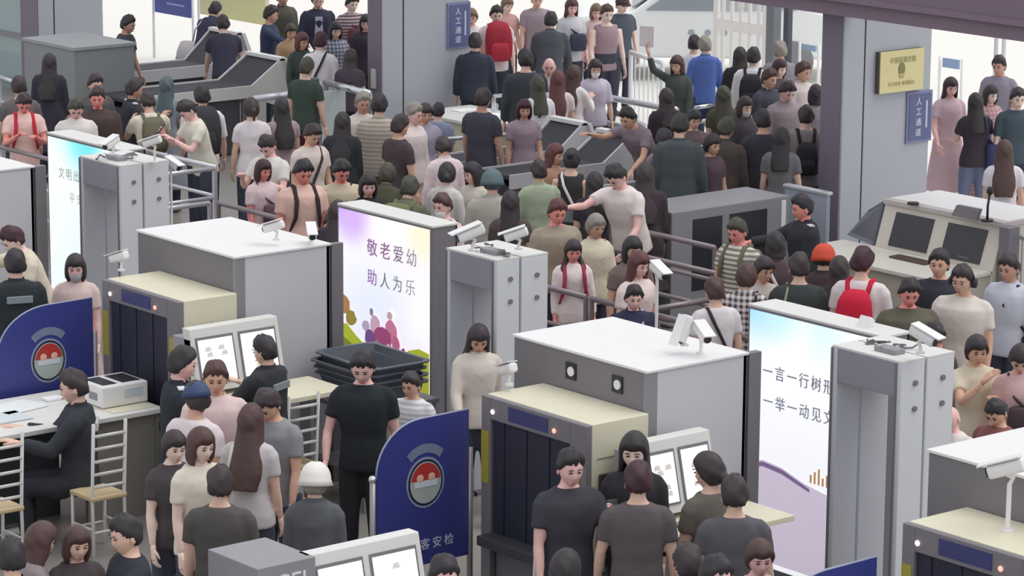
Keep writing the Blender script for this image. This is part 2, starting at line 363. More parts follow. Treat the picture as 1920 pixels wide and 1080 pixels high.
# sky-blue box
t3, pn3 = lightbox(9.54, 10.86, 'tall light box poster with sky-blue corner and two lines of slogan', poster('poster_sky', '#f1f2f6', [(.05, 2.15, .55, '#7cc4e6'), (.3, 2.1, .4, '#b8dff0'), (.75, 2.0, .4, '#cfe6f4')]))
for k, ch in enumerate('一言一行树形象'): slog(ch, 9.75+.122*k, 1.735, .115, '#8f919c', pn3)
for k, ch in enumerate('一举一动见文明'): slog(ch, 9.76+.122*k, 1.51, .115, '#9a9ca8', pn3)
m = MB(); m.prism([(9.56, yq, .3), (9.56, yq, 1.02), (9.72, yq, 1.07), (9.92, yq, 1.05), (10.15, yq, .98), (10.4, yq, .94), (10.4, yq, .3)], (0, .001, 0)); obj('printed_ground', m, pem('#e4d8ea', .45), pn3)
m = MB().prism([(9.56, yq-.002, 1.0), (9.72, yq-.002, 1.055), (9.92, yq-.002, 1.035), (10.2, yq-.002, .95), (10.2, yq-.002, .925), (9.92, yq-.002, 1.0), (9.72, yq-.002, 1.02), (9.56, yq-.002, .97)], (0, .001, 0)); obj('printed_stripe', m, pem('#9a80ae', .25), pn3)
m = MB()
for k in range(5): m.box(10.2+.04*k, 10.22+.04*k, yq-.001, yq, 1.0, 1.06+.03*(k % 3))
obj('printed_skyline', m, pem('#d8a878', .3), pn3)
# cyan box on the left
t1, pn1 = lightbox(-.03, 1.26, 'tall light box with a cyan glow in its upper right corner, beside left gate', poster('poster_cyan', '#e9f1f1', [(.55, 2.1, .55, '#7fdcdf'), (.72, 2.0, .4, '#6fd6de'), (.1, 2.1, .35, '#d4ecf0')]))
for k, ch in enumerate('文明出行'): slog(ch, .22+.13*k, 1.84-.0*k, .12, '#c0c6c0', pn1)
for k, ch in enumerate('平安'): slog(ch, .40+.13*k, 1.62, .11, '#d6dcd2', pn1)

for o_, xx_, k_ in ((t1, -.87, 1.03), (t2, 3.89, 1.075), (t3, 9.0, 1.03)):
    o_.location = (xx_, -5.10, 0); o_.scale = (k_, 1, 1)
# ---- blue shields (staff screens)
def shield(xp, yr, zt, label, word, h=1.05, wdt=.80):
    t = thing('blue_shield', label, 'partition shield', (xp, yr-wdt/2, 0), None)
    y0, y1, z0 = yr-wdt, yr, zt-h
    pts = [(xp, y1, z0), (xp, y1, zt)]
    pts += [(xp, y1-.42, zt-.004)]
    for q in np.linspace(90, 180, 12)[1:]: pts.append((xp, y1-.42+ (wdt-.42)*math.cos(math.radians(q)), zt-.36+.355*math.sin(math.radians(q))))
    pts += [(xp, y0, z0)]
    pn = obj('panel', MB().prism(pts, (.02, 0, 0)), NAVY, t)
    obj('edge_strip', MB().tube([np.array(p)+(.012, 0, 0) for p in pts[1:-1]], .008, 6), mat('#9aa0b4', .4), t, smooth=True)
    for ya, za in ((y1+.02, zt-.28), (y0-.03, zt-.38)): obj('post', MB().tube([(xp+.01, ya, 0), (xp+.01, ya, za)], .022, 10), STEEL, t, smooth=True)
    obj('post_cap', MB().ell((xp+.01, y0-.03, zt-.37), (.03, .03, .03)), CHROME, t, smooth=True)
    obj('post_foot', MB().box(xp-.12, xp+.14, y1-.02, y1+.06, 0, .02).box(xp-.12, xp+.14, y0-.07, y0+.01, 0, .02), DGREY, t)
    # emblem: ring, red field with two pale domes, grey-green water, lettered arc above
    ce = (y0+wdt*.52, zt-.46); X = xp+.021
    def disc(r, mt, nm, dx, a0=0, a1=360, squash=1.1, par=pn):
        pts = [(X+dx, ce[0]+r*math.cos(math.radians(q)), ce[1]+r*squash*math.sin(math.radians(q))) for q in np.linspace(a0, a1, 32, endpoint=(a1-a0 < 360))]
        return obj(nm, MB().prism(pts, (.002, 0, 0)), mt, par)
    e = disc(.165, mat('#8f9bb0', .4), 'emblem_ring', 0); disc(.15, mat('#242a44', .4), 'emblem_dark_ring', .002, par=e); disc(.135, mat('#aab4ae', .4), 'emblem_water', .004, par=e)
    disc(.128, mat('#b23a38', .4), 'emblem_red_field', .006, 8, 172, par=e)
    for dy in (-.05, .05):
        obj('emblem_dome', MB().ell((X+.008, ce[0]+dy, ce[1]+.035), (.003, .03, .03), 12, 8), mat('#e6b4a4', .4), e)
    obj('emblem_wall', MB().box(X+.007, X+.009, ce[0]-.1, ce[0]+.1, ce[1]-.03, ce[1]+.012), mat('#cfd4dc', .4), e)
    pts = [(X, ce[0]+.19*math.cos(math.radians(q)), ce[1]+.21*math.sin(math.radians(q))) for q in np.linspace(50, 130, 12)] + [(X, ce[0]+.25*math.cos(math.radians(q)), ce[1]+.275*math.sin(math.radians(q))) for q in np.linspace(130, 50, 12)]
    obj('emblem_arc', MB().prism(pts, (.002, 0, 0)), mat('#77829c', .4), pn)
    for k, ch in enumerate(word): text('lettering', ch, .085, (X, y0+.1+k*.105, z0+.14), FACE_X, mat('#cdd2e2', .5), pn)
    return t
shield(3.86, -7.56, 1.54, 'blue curved-top shield with round emblem behind the staff desk at far left', '铁路旅客安检', 1.05, .88)
shield(8.72, -7.52, 1.57, 'blue curved-top shield with round emblem standing in the middle of the picture', '铁路旅客安检', 1.05)
p = atZ(1640, 1043, 1.54)
shield(p[0], p[1], 1.54, 'blue curved-top shield at the bottom edge, mostly cut off', '铁路旅客安检', 1.05, .85)

# ---- operator consoles with two monitors facing +X
def console(x, y0, y1, z0, z1, label, chair=None):
    t = thing('operator_console', label, 'operator console', (x-.2, (y0+y1)/2, 0), None)
    lean = .12
    def q(a, z, d=0.): return (x-lean*(z-z0)/(z1-z0)+d, a, z)
    fr = MB().prism([q(y0, z0), q(y1, z0), q(y1, z1), q(y0, z1)], (-.1, 0, 0)); hs = obj('monitor_frame', fr, OFFW, t, bevel=.006)
    wdt = (y1-y0); 
    for k in range(2):
        a = y0+wdt*(.05+.48*k); b_ = a+wdt*.42; zz0 = z0+.06; zz1 = z1-.07
        bz = obj('bezel', MB().prism([q(a, zz0, .002), q(b_, zz0, .002), q(b_, zz1, .002), q(a, zz1, .002)], (.006, 0, 0)), DGREY, hs)
        sc = obj('screen', MB().prism([q(a+.015, zz0+.015, .009), q(b_-.015, zz0+.015, .009), q(b_-.015, zz1-.02, .009), q(a+.015, zz1-.02, .009)], (.003, 0, 0)), mat('#eef0f2', .3, emit=.55), bz)
        m = MB(); r = random.Random(k+int(x*10))
        for j in range(5): yy = r.uniform(a+.05, b_-.1); zz = r.uniform(zz0+.06, zz1-.1); m.prism([q(yy, zz, .0125), q(yy+.06, zz, .0125), q(yy+.05, zz+.035, .0125), q(yy+.01, zz+.03, .0125)], (.001, 0, 0))
        obj('screen_image', m, mat('#cfc9c4', .4, emit=.3), sc)
    obj('worktop', MB().box(x-.12, x+.42, y0-.02, y1+.3, z0-.08, z0-.04), CREAM, t, bevel=.005)
    obj('cabinet', MB().box(x-.35, x-.1, y0, y1, 0, z1-.08).box(x-.1, x+.05, y0, y0+.04, 0, z0-.08).box(x-.1, x+.05, y1+.2, y1+.24, 0, z0-.08), mat('#9a989c', .5), t, bevel=.004)
    kb = obj('keyboard', MB().box(x+.1, x+.26, y0+.12, y0+.6, z0-.04, z0-.02), DGREY, t, bevel=.004)
    return t
console(5.5, -7.62, -6.79, 1.06, 1.55, 'operator console with two lit monitors right of the left scanner housing')
a_ = atX(1217, 840, 10.42); b_ = atX(1352, 822, 10.42)
console(10.42, a_[1], b_[1], a_[2]-.49, a_[2], 'operator console with two lit monitors under the middle scanner housing')
p0 = atZ(592, 1052, 1.5)
console(p0[0], p0[1]+.02, p0[1]+.86, 1.0, 1.5, 'operator console with lit monitors at the bottom edge, left of centre')
tl = thing('lettered_cabinet', 'grey cabinet with white lettering at the bottom edge', 'cabinet', (p0[0]+.1, p0[1]-.5, 0))
pc = atZ(588, 1042, 1.5)
obj('body', MB().box(pc[0]-.5, pc[0]+.02, pc[1]-.42, pc[1], 0, 1.5), mat('#8f8e92', .5), tl, bevel=.005)
text('lettering', 'CEI', .16, (pc[0]+.022, pc[1]-.18, 1.37), FACE_X, WHITE, tl)

# ---- staff desk, white boxy instrument, things on the desk
dk = thing('staff_desk', 'long grey staff desk with pale top in the lower left', 'desk', (4.5, -8.7, 0))
obj('desk_top', MB().box(4.0, 5.02, -10.4, -7.62, .82, .86), OFFW, dk, bevel=.006)
obj('yellowish_mat', MB().box(4.25, 4.95, -8.05, -7.66, .861, .866), CREAM, dk)
m = MB().box(4.03, 4.98, -10.38, -10.34, 0, .82).box(4.03, 4.98, -7.68, -7.64, 0, .82); obj('end_panel', m, mat('#7d7b78', .5), dk)
obj('front_panel', MB().box(4.92, 4.96, -8.3, -7.68, 0, .82), mat('#85817a', .5), dk); obj('dark_front_panel', MB().box(4.50, 4.54, -10.34, -8.3, 0, .82), mat('#45494e', .5), dk)
wi = thing('boxy_instrument', 'white boxy instrument with two black windows on the staff desk', 'instrument', (4.66, -7.86, .866))
u = [4.42, 4.80, -8.05, -7.63]
q = obj('body', MB().box(u[0], u[1], u[2], u[3], .87, 1.04), WHITE, wi, bevel=.012)
obj('black_window', MB().box(u[0]+.05, u[1]-.06, u[2]+.04, u[2]+.17, 1.04, 1.043), BLACK, wi); obj('black_window', MB().box(u[0]+.05, u[1]-.06, u[2]+.22, u[3]-.03, 1.04, 1.043), BLACK, wi)
obj('vent', MB().box(u[1]-.2, u[1]-.08, u[2]-.003, u[2], .92, .98), MGREY, wi); obj('display', MB().box(u[1], u[1]+.003, u[2]+.2, u[3]-.05, .93, 1.0), mat('#c3cbd2', .3), wi)
def paper(px, py, z, wx, wy, h, label, name='paper_sheet', cat='paper', th=.012, rz=0):
    p = atZ(px, py, z); o = obj(name, MB().box(-wx/2, wx/2, -wy/2, wy/2, 0, th), mat(h, .6), local=True, bevel=.003)
    o.location = (p[0], p[1], z); o.rotation_euler = (0, 0, rz); return tag(o, label, cat)
paper(30, 765, .862, .3, .42, '#dfe4e4', 'pale sheet under the seated officer\'s forearm on the desk', rz=.2)
paper(8, 785, .862, .28, .36, '#c9d3d6', 'bluish sheet at the left edge of the staff desk')
paper(98, 749, .862, .10, .14, '#efefef', 'small white note pad between officer and blue shield', 'note_pad', 'note pad', .02)

# ---- ladder-back chairs
def chair(x, y, rz, label, hgt=1.05, mt=None):
    mt = mt or OFFW
    t = thing('ladder_back_chair', label, 'chair', (x, y, 0), 'pale metal ladder-back chairs', rz); t.scale = (.74, .8, 1)
    for sx in (-.19, .19):
        obj('rear_leg', MB().tube([(sx, .19, 0), (sx, .17, .45), (sx, .22, hgt)], .018, 8), mt, t, smooth=True, local=True)
        obj('front_leg', MB().tube([(sx, -.19, 0), (sx, -.18, .44)], .018, 8), mt, t, smooth=True, local=True)
    obj('seat', MB().box(-.21, .21, -.21, .2, .44, .475), mat('#c9b48e', .6), t, bevel=.012, local=True)
    for k in range(5): z = .55+.1*k; obj('back_rung', MB().tube([(-.19, .175+.05*(z-.45)/.6, z), (.19, .175+.05*(z-.45)/.6, z)], .013, 8), mt, t, smooth=True, local=True)
    obj('stretcher', MB().tube([(-.19, -.19, .18), (.19, -.19, .18)], .01, 6).tube([(-.19, .19, .2), (.19, .19, .2)], .01, 6).tube([(-.19, -.19, .22), (-.19, .19, .22)], .01, 6).tube([(.19, -.19, .22), (.19, .19, .22)], .01, 6), mt, t, local=True)
    return t
def chair_px(px, py, z, rz, label, **k): p = atZ(px, py, z); return chair(p[0], p[1], rz, label, **k)
chair_px(182, 794, 1.0, math.radians(-90), 'pale ladder-back chair behind the officer seated at the staff desk')
chair_px(-12, 818, 1.0, math.radians(-90), 'pale ladder-back chair with tan seat at the left edge of the picture')
chair_px(545, 738, 1.02, math.radians(-90), 'pale ladder-back chair behind the officer watching the left monitors')
chair_px(1015, 1052, .85, math.radians(-100), 'pale ladder-back chair at the bottom edge near the centre')
# ---- table with stacked trays
p = np.array([5.62, -6.04, 0.])
tb = thing('side_table', 'dark table carrying the stack of grey trays', 'table', (p[0], p[1], 0))
X, Y = p[0], p[1]
obj('table_top', MB().box(X-.38, X+.40, Y-.38, Y+.38, .80, .84), DGREY, tb, bevel=.006)
for sx in (-.34, .36):
    for sy in (-.34, .34): obj('leg', MB().box(X+sx-.02, X+sx+.02, Y+sy-.02, Y+sy+.02, 0, .80), MGREY, tb)
obj('shelf', MB().box(X-.36, X+.38, Y-.36, Y+.36, .3, .32), DGREY, tb)
obj('side_panel', MB().box(X+.38, X+.40, Y-.34, Y-.0, .32, .78), mat('#8c8680', .6), tb)
def tray_mesh():
    m = MB(); w1, l1, w0, l0, h = .27, .40, .22, .35, .15
    def rr(w_, l_, z): 
        c = .05; return [(-w_+c, -l_, z), (w_-c, -l_, z), (w_, -l_+c, z), (w_, l_-c, z), (w_-c, l_, z), (-w_+c, l_, z), (-w_, l_-c, z), (-w_, -l_+c, z)]
    m.rings([rr(w0, l0, 0), rr(w1, l1, h), rr(w1+.025, l1+.025, h), rr(w1+.025, l1+.025, h+.012), rr(w1-.008, l1-.008, h+.012), rr(w0-.01, l0-.01, .01)])
    return m
tm = tray_mesh().mesh('luggage_tray', mat('#5b6069', .5))
words = ['bottom', 'second from bottom', 'third from bottom', 'topmost']
for j, (dx, n) in enumerate(((-.0, 4),)):
    for k in range(n):
        o = bpy.data.objects.new('luggage_tray', tm); link(o); o.location = (X+.01*(k % 2), Y-.0-.015*(k % 3), .842+.055*k); o.rotation_euler = (0, 0, .03*(k % 3-1)+math.pi/2)
        tag(o, 'dark grey luggage tray, %s in the stack before lilac light box' % words[k], 'luggage tray', 'stacked luggage trays')

# ================================================================== BARRIERS
RAIL = mat('#8f8489', .35, .3); RAILW = mat('#cfd0d6', .3, .5)
def barrier(a, b, label, mt=None, h=1.05, pick=True, mid=.5, r=.026, step=.22, grp='steel queue barriers'):
    mt = mt or RAIL; a = np.array([a[0], a[1], 0.]); b = np.array([b[0], b[1], 0.]); L_ = np.linalg.norm(b-a); d = (b-a)/L_
    t = thing('queue_barrier', label, 'barrier', a, grp)
    obj('top_rail', MB().tube([a+(0, 0, h-.0), b+(0, 0, h)], r, 10), mt, t, smooth=True)
    obj('lower_rail', MB().tube([a+(0, 0, .18), b+(0, 0, .18)], r*.8, 8), mt, t, smooth=True)
    if mid: obj('middle_rail', MB().tube([a+(0, 0, h-.32), b+(0, 0, h-.32)], r*.8, 8), mt, t, smooth=True)
    n = max(1, int(L_/1.3))
    for k in range(n+1):
        c = a+d*L_*k/n; obj('post', MB().tube([c, c+(0, 0, h)], r*.9, 10).box(c[0]-.05, c[0]+.05, c[1]-.05, c[1]+.05, 0, .012), mt, t)
    if pick:
        m = MB()
        for s_ in np.arange(step, L_-.05, step): c = a+d*s_; m.tube([c+(0, 0, .18), c+(0, 0, h-.32 if mid else h)], .009, 6)
        if m.n: o = obj('pickets', m, mt, t)
    return t
yb = -2.87
segs = [(-8.2, -5.95, 'far left'), (-5.9, -3.5, 'left of the cyan light box'), (-1.25, .62, 'in front of the two red-faced men'), (.70, 2.6, 'behind the lilac light box'), (2.68, 4.55, 'in front of the braided girl'),
        (4.63, 6.4, 'right of the boy in navy'), (6.48, 8.1, 'behind the sky-blue light box'), (8.18, 10.6, 'at the right edge near the man rubbing his arm')]
for x0, x1, d in segs: barrier((x0, yb), (x1, yb), 'grey-mauve steel queue barrier %s' % d)
barrier((-3.0, -2.75), (-3.0, -1.75), 'steel queue barrier running away right of the left gate camera', RAILW, pick=False)
barrier((-5.3, -1.7), (-3.05, -1.7), 'steel queue barrier crossing behind the man in cream with black pack', RAILW, pick=False)
barrier((-1.3, -4.0), (-1.3, -2.95), 'steel queue barrier joining the long barrier behind the left gate', RAILW, pick=False)
barrier((-3.0, -3.9), (-1.35, -4.05), 'steel queue barrier with a reddish tag just right of the left gate', RAILW, pick=False)
barrier((1.7, -.42), (3.58, -.42), 'dark queue barrier left of the man in striped shirt', RAIL, pick=False)
barrier((2.6, -1.25), (4.5, -1.25), 'dark queue barrier right of the woman with long auburn hair', RAIL, pick=False)
barrier((5.3, -2.0), (5.3, -2.75), 'short barrier end next to the camera behind the navy boy', RAIL, pick=False)
barrier((-4.5, 4.98), (-2.95, 4.98), 'thick grey rail barrier in front of the woman in white mask', RAILW, h=1.08, r=.04)
barrier((-2.25, 4.2), (-2.25, 5.0), 'steel rail barrier with upright bars behind the second ramp', RAILW, mid=0)
q0 = atZ(1183, 98, 1.1); q1 = atZ(1242, 118, 1.1)
barrier(q0, q1, 'white upright-bar railing beside the man in mauve tank top', mat('#e6eaee', .4), h=1.1, mid=0, step=.16, r=.035)
q0 = atZ(0, 144, 1.05); q1 = atZ(32, 156, 1.05)
barrier(q0, q1, 'grey rail barrier at the left edge below the glass wall', RAILW)
q0 = atZ(820, 262, 1.0); q1 = atZ(998, 248, 1.0)
barrier(q0, q1, 'low chrome rail barrier in front of the cream paper desk', CHROME, h=1.0, pick=False, mid=0)
q0 = atZ(925, 180, 1.0); q1 = atZ(987, 176, 1.0)
barrier(q0, q1, 'short chrome rail barrier under the big red bag', CHROME, h=1.0, pick=False, mid=0)
q0 = atZ(1302, 202, 1.0); q1 = atZ(1346, 196, 1.0)
barrier(q0, q1, 'short chrome rail barrier below the blue jacket', CHROME, h=1.0, pick=False, mid=0)
q0 = atZ(1875, 400, 1.05); q1 = atZ(1925, 398, 1.05)
barrier(q0, q1, 'rounded steel rail barrier behind the counter at the right edge', CHROME, pick=False)
q0 = atZ(1893, 438, 1.1); q1 = atZ(1940, 452, 1.1)
barrier(q0, q1, 'pale glass-panel barrier right of the counter', RAILW, h=1.1, mid=0)

# ================================================================== FAR ROW: baggage ramps, scanner, panels
def ramp(xr, y0, y1, zf, pk, label, wdt=.62, mt=None):
    """flat belt along Y from y0 to y1, then a ramp that climbs to the pixel pk, closed by a steep tail"""
    P = atX(pk[0], pk[1], xr); mt = mt or LGREY
    yp, zp = P[1], P[2]
    t = thing('baggage_ramp', label, 'baggage conveyor', (xr-wdt/2, y0, 0), 'climbing baggage conveyors in the far row')
    prof = [(y0, zf-.16), (y0, zf), (y1, zf), (yp-.05, zp), (yp, zp), (yp+.24, zf-.2), (yp+.24, 0), (yp+.1, 0), (yp-.12, zf-.3), (y1, zf-.16)]
    for nm, xa in (('side_panel', xr-.03), ('side_panel', xr-wdt)):
        obj(nm, MB().prism([(xa, a, b) for a, b in prof], (.03, 0, 0)), mt, t)
    obj('belt', MB().prism([(xr-wdt+.03, y0+.02, zf-.02), (xr-wdt+.03, y1, zf-.02), (xr-wdt+.03, yp-.05, zp-.03), (xr-wdt+.03, yp-.05, zp-.06), (xr-wdt+.03, y1, zf-.06), (xr-wdt+.03, y0+.02, zf-.06)], (wdt-.06, 0, 0)), RUBBER, t)
    obj('head_roller_cover', MB().box(xr-wdt, xr, yp-.08, yp+.02, zp-.03, zp+.02), WHITE, t, bevel=.006)
    obj('tail_strut', MB().prism([(xr, yp, zp), (xr, yp+.05, zp), (xr, yp+.3, zf-.2), (xr, yp+.22, zf-.2)], (.03, 0, 0)), WHITE, t)
    obj('under_cabinet', MB().box(xr-wdt+.06, xr-.06, y0+.15, y1-.15, .02, zf-.17), mat('#55545a', .6), t)
    for yy in (y0+.12, y1-.1): obj('leg', MB().box(xr-.08, xr-.03, yy-.03, yy+.03, 0, zf-.16).box(xr-wdt+.03, xr-wdt+.08, yy-.03, yy+.03, 0, zf-.16), DGREY, t)
    return t
ramp(-8.72, .75, 2.7, .9, (533, 110), 'white climbing baggage conveyor ending left of the first column', mt=OFFW, wdt=.8)
ramp(-11.0, 1.5, 3.6, .85, (452, 62), 'grey baggage conveyor behind the one at the first column', mt=LGREY, wdt=.7)
ramp(-2.38, 1.0, 2.64, .9, (1100, 231), 'grey climbing baggage conveyor, leftmost of the middle three, beside the woman in white cardigan', wdt=.6)
ramp(-1.38, 1.1, 2.46, .9, (1190, 254), 'grey climbing baggage conveyor in the middle of the three', wdt=.6)
ramp(.44, .95, 2.1, .9, (1388, 290), 'pale climbing baggage conveyor nearest the purple-sided column', mt=mat('#cfcbd0', .45), wdt=.75)
# far scanner with dark windows
t = thing('far_scanner', 'low grey scanner cabinet with two dark windows behind the man in striped shirt', 'scanner cabinet', (2.1, .8, 0))
obj('body', MB().box(1.85, 2.5, .0, 1.62, .03, 1.18), MGREY, t, bevel=.01)
for a, b in ((.28, .68), (.78, 1.30)): obj('dark_window', MB().box(2.5, 2.505, a, b, .35, 1.08), mat('#2b2e36', .3), t)
obj('white_edge', MB().box(2.5, 2.51, 1.5, 1.56, .3, 1.14), WHITE, t)
p = atZ(1472, 348, 1.15)
t = thing('partition_panel', 'bluish grey partition panel with a white top rail behind the dark-uniformed worker', 'partition', (p[0]+.3, p[1], 0))
obj('panel', MB().box(p[0], p[0]+.62, p[1], p[1]+.05, .05, 1.13), mat('#a3abb8', .4), t); obj('top_rail', MB().box(p[0]-.02, p[0]+.64, p[1]-.02, p[1]+.07, 1.13, 1.17), RAILW, t, bevel=.01)
obj('foot', MB().box(p[0], p[0]+.06, p[1]-.15, p[1]+.2, 0, .05).box(p[0]+.56, p[0]+.62, p[1]-.15, p[1]+.2, 0, .05), DGREY, t)
p = atZ(603, 172, 1.1)
t = thing('partition_panel', 'pale partition panel with dark post left of the first column', 'partition', (p[0], p[1], 0))
q = atX(648, 168, p[0])
obj('panel', MB().box(p[0]-.03, p[0], p[1], q[1], .3, 1.1), mat('#c5cdcd', .4), t); obj('dark_post', MB().box(p[0]-.1, p[0]+.02, p[1]-.22, p[1]-.04, 0, 1.28), mat('#53565a', .5), t, bevel=.02)
obj('foot', MB().box(p[0]-.1, p[0]+.05, q[1]-.08, q[1], 0, .3), DGREY, t)
q0 = atZ(610, 154, 1.15); q1 = atZ(692, 176, 1.15)
barrier(q0, q1, 'bright chrome rail barrier left of the first column', CHROME, h=1.15, r=.045, pick=False, mid=0)
q0 = atZ(476, 186, 1.0); q1 = atZ(586, 172, 1.0)
barrier(q0, q1, 'bright rail barrier below the white conveyor end near the first column', RAILW, h=1.0, r=.045, pick=False, mid=0)
# grey cabinet against the left column
t = thing('grey_cabinet', 'large grey cabinet in front of the left column behind the woman in long dark clothes', 'cabinet', (-10.6, .9, 0))
pA = atZ(75, 76, 1.5); pB = atZ(135, 57, 1.5)
obj('body', MB().box(-10.7, -9.45, .45, 1.36, .02, 1.46), mat('#8a8e90', .5), t, bevel=.01); obj('pale_lid', MB().box(-10.72, -9.43, .43, 1.38, 1.46, 1.5), mat('#9a9ea0', .5), t)
# paper desk next to the first column
p = atZ(905, 215, .8)
t = thing('paper_desk', 'cream desk covered with papers right of the first column', 'desk', (p[0], p[1], 0))
obj('desk_top', MB().box(p[0]-.75, p[0]+.75, p[1]-.55, p[1]+.4, .76, .8), OFFW, t, bevel=.005)
obj('front_panel', MB().box(p[0]-.7, p[0]+.7, p[1]-.5, p[1]-.47, .02, .76).box(p[0]+.68, p[0]+.71, p[1]-.5, p[1]+.35, .02, .76), mat('#c9c3ab', .5), t)
for k in range(4): paper(872+26*k, 207+5*k, .802+.001*k, .21, .3, ['#f4f4f2', '#eceef2', '#f6f2ee', '#e6e9f0'][k], 'white paper sheet on the cream desk, number %s from the column' % ['one', 'two', 'three', 'four'][k], rz=.3*k)
# white parcels and blue goods around the rail by the woman in the mask
# ================================================================== RIGHT COUNTER
cx0, cx1 = 3.5, 5.08; cy = 2.0
t = thing('service_counter', 'beige service counter with two dark angled screens at the right', 'service counter', ((cx0+cx1)/2, cy, 0))
B_ = mat('#cfc8bb', .5, var=.03); BW = mat('#dad6cc', .5)
zt_, zs = 1.2, .78
yd = atZ(1648, 463, zs)[1]   # where the sloping front meets the desk
sl = [(cy, zt_), (cy+.75, zt_), (cy+.75, 0), (yd-.02, 0), (yd-.02, zs), (yd, zs)]
obj('hutch', MB().prism([(cx0, a, b) for a, b in sl], (cx1-cx0, 0, 0)), B_, t, bevel=.006)
obj('top_ledge', MB().box(cx0-.02, cx1+.02, cy-.03, cy+.78, zt_, zt_+.05), mat('#c0b9b6', .5), t, bevel=.006)
obj('white_top', MB().box(cx0, cx1, cy+.05, cy+.76, zt_+.05, zt_+.056), WHITE, t)
def sp(x, f, d=.0):
    y = yd+(cy-yd)*f; z = zs+(zt_-zs)*f; n = np.array([0, -(zt_-zs), (cy-yd)]); n = n/np.linalg.norm(n); return np.array([x, y, z])+n*d
for k, xa in enumerate((cx0+.17, cx0+.88)):
    bz = obj('screen', MB().prism([sp(xa, .08, .002), sp(xa+.52, .08, .002), sp(xa+.52, .86, .002), sp(xa, .86, .002)], sp(0, 0, .008)-sp(0, 0, 0)), mat('#37363b', .35), t)
    if k: text('screen_lettering', '=====', .05, sp(xa+.3, .16, .012), Matrix.Rotation(math.atan2(zt_-zs, cy-yd), 4, 'X'), MGREY, t)
obj('desk_surface', MB().box(cx0-.45, cx1, yd-.75, yd, zs-.04, zs), BW, t, bevel=.006)
obj('front_panel', MB().box(cx0-.35, cx1-.02, yd-.68, yd-.64, .04, zs-.04).box(cx1-.06, cx1-.02, yd-.66, cy, .04, zs-.04), mat('#b7b0a4', .5), t)
obj('keyboard', MB().box(cx0+.5, cx0+.98, yd-.32, yd-.17, zs, zs+.02), mat('#5a463a', .5), t, bevel=.004)
obj('dark_side_screen', MB().prism([(cx0-.03, yd, zs), (cx0-.03, cy, zt_+.03), (cx0-.6, cy+.35, zt_-.2), (cx0-.6, yd+.2, zs)], (0, .03, 0)), mat('#6b6c76', .5), t)
obj('grey_end_post', MB().box(cx1+.03, cx1+.16, cy-.1, cy+.05, 0, zt_+.02), mat('#77757c', .5), t)
def small(name, label, cat, mb, m, px, py, z, bevel=.003, smooth=False):
    p = atZ(px, py, z); o = obj(name, mb, m, local=True, bevel=bevel, smooth=smooth); o.location = (p[0], p[1], z); return tag(o, label, cat)
small('round_coaster', 'small black round coaster on the white counter top', 'coaster', MB().tube([(0, 0, 0), (0, 0, .02)], .06, 16), BLACK, 1712, 383, zt_+.057)
small('desk_plaque', 'dark desk plaque on the counter above the right-hand screen', 'plaque', MB().prism([(-.16, -.03, 0), (.16, -.03, 0), (.15, .03, .1), (-.15, .03, .1)], (0, .05, 0)), mat('#6a6266', .5), 1810, 408, zt_+.057)
mk = thing('gooseneck_microphone', 'black gooseneck microphone standing on the white counter top', 'microphone', atZ(1851, 415, zt_+.057))
obj('base', MB().tube([(0, 0, 0), (0, 0, .02)], .06, 16), BLACK, mk, local=True); obj('neck', MB().tube([(0, 0, .02), (0, .0, .15), (.01, .01, .26)], .012, 8), BLACK, mk, local=True, smooth=True)
obj('head', MB().ell((.012, .012, .30), (.035, .035, .045)), BLACK, mk, local=True, smooth=True)
# ================================================================== SIGNS
def colsign(c, px0, px1, py0, py1, label):
    x = c[1]; a = atX(px0, py0, x); b = atX(px1, py1, x)
    y0, y1 = sorted((a[1], b[1])); z0, z1 = sorted((a[2], b[2]))
    t = thing('vertical_sign', label, 'sign', (x, (y0+y1)/2, z0))
    obj('frame', MB().box(x+.001, x+.02, y0-.03, y1+.02, z0-.03, z1+.03), mat('#8288ac', .4), t); 
    obj('board', MB().box(x+.02, x+.026, y0, y1, z0, z1), mat('#5f6792', .4), t)
    hh = (z1-z0)/4.4
    for k, ch in enumerate('人工通道'): text('lettering', ch, hh*.8, (x+.027, y0+(y1-y0)*.42, z1-hh*(.75+k)), FACE_X, mat('#e8eaf4', .5), t)
    obj('white_bar', MB().box(x+.026, x+.03, y0+(y1-y0)*.74, y0+(y1-y0)*.82, z0+.25*(z1-z0), z1-.16*(z1-z0)), mat('#c9cde2', .5), t)
    return t
colsign(COL2, 1703, 1741, 178, 258, 'blue vertical sign with white characters below the yellow plaque on the right column')
colsign(COL1, 841, 878, 10, 84, 'blue vertical sign with white characters on the left grey column')
x = COL2[1]+.03; a = atX(1646, 98, x); b = atX(1727, 166, x)
t = thing('yellow_plaque', 'pale yellow plaque with a small emblem on the right column', 'plaque', (x, a[1], b[2]))
y0, y1, z1_, z0_ = a[1], b[1], a[2], b[2]
obj('backing', MB().box(x-.03, x+.02, y0, y1, z0_, z1_), mat('#56564a', .5), t); obj('face', MB().box(x+.02, x+.03, y0+.015, y1, z0_, z1_-.0), mat('#e2d9a0', .4, var=.04), t)
yc = (y0+y1)/2; zc = (z0_+z1_)/2
e = obj('emblem', MB().ell((x+.032, yc, zc+.02), (.004, .055, .075), 16, 10), mat('#8a8550', .5), t); obj('emblem_base', MB().ell((x+.033, yc, zc-.05), (.004, .045, .03), 16, 10), mat('#b8b078', .5), e)
text('heading', '中国铁路安检', .075, (x+.031, yc+.02, z1_-.11), FACE_X, mat('#a39a68', .5), t, stretch=.9); text('caption', '安全检查 请您配合', .05, (x+.031, yc, z0_+.09), FACE_X, mat('#b5ab74', .5), t)
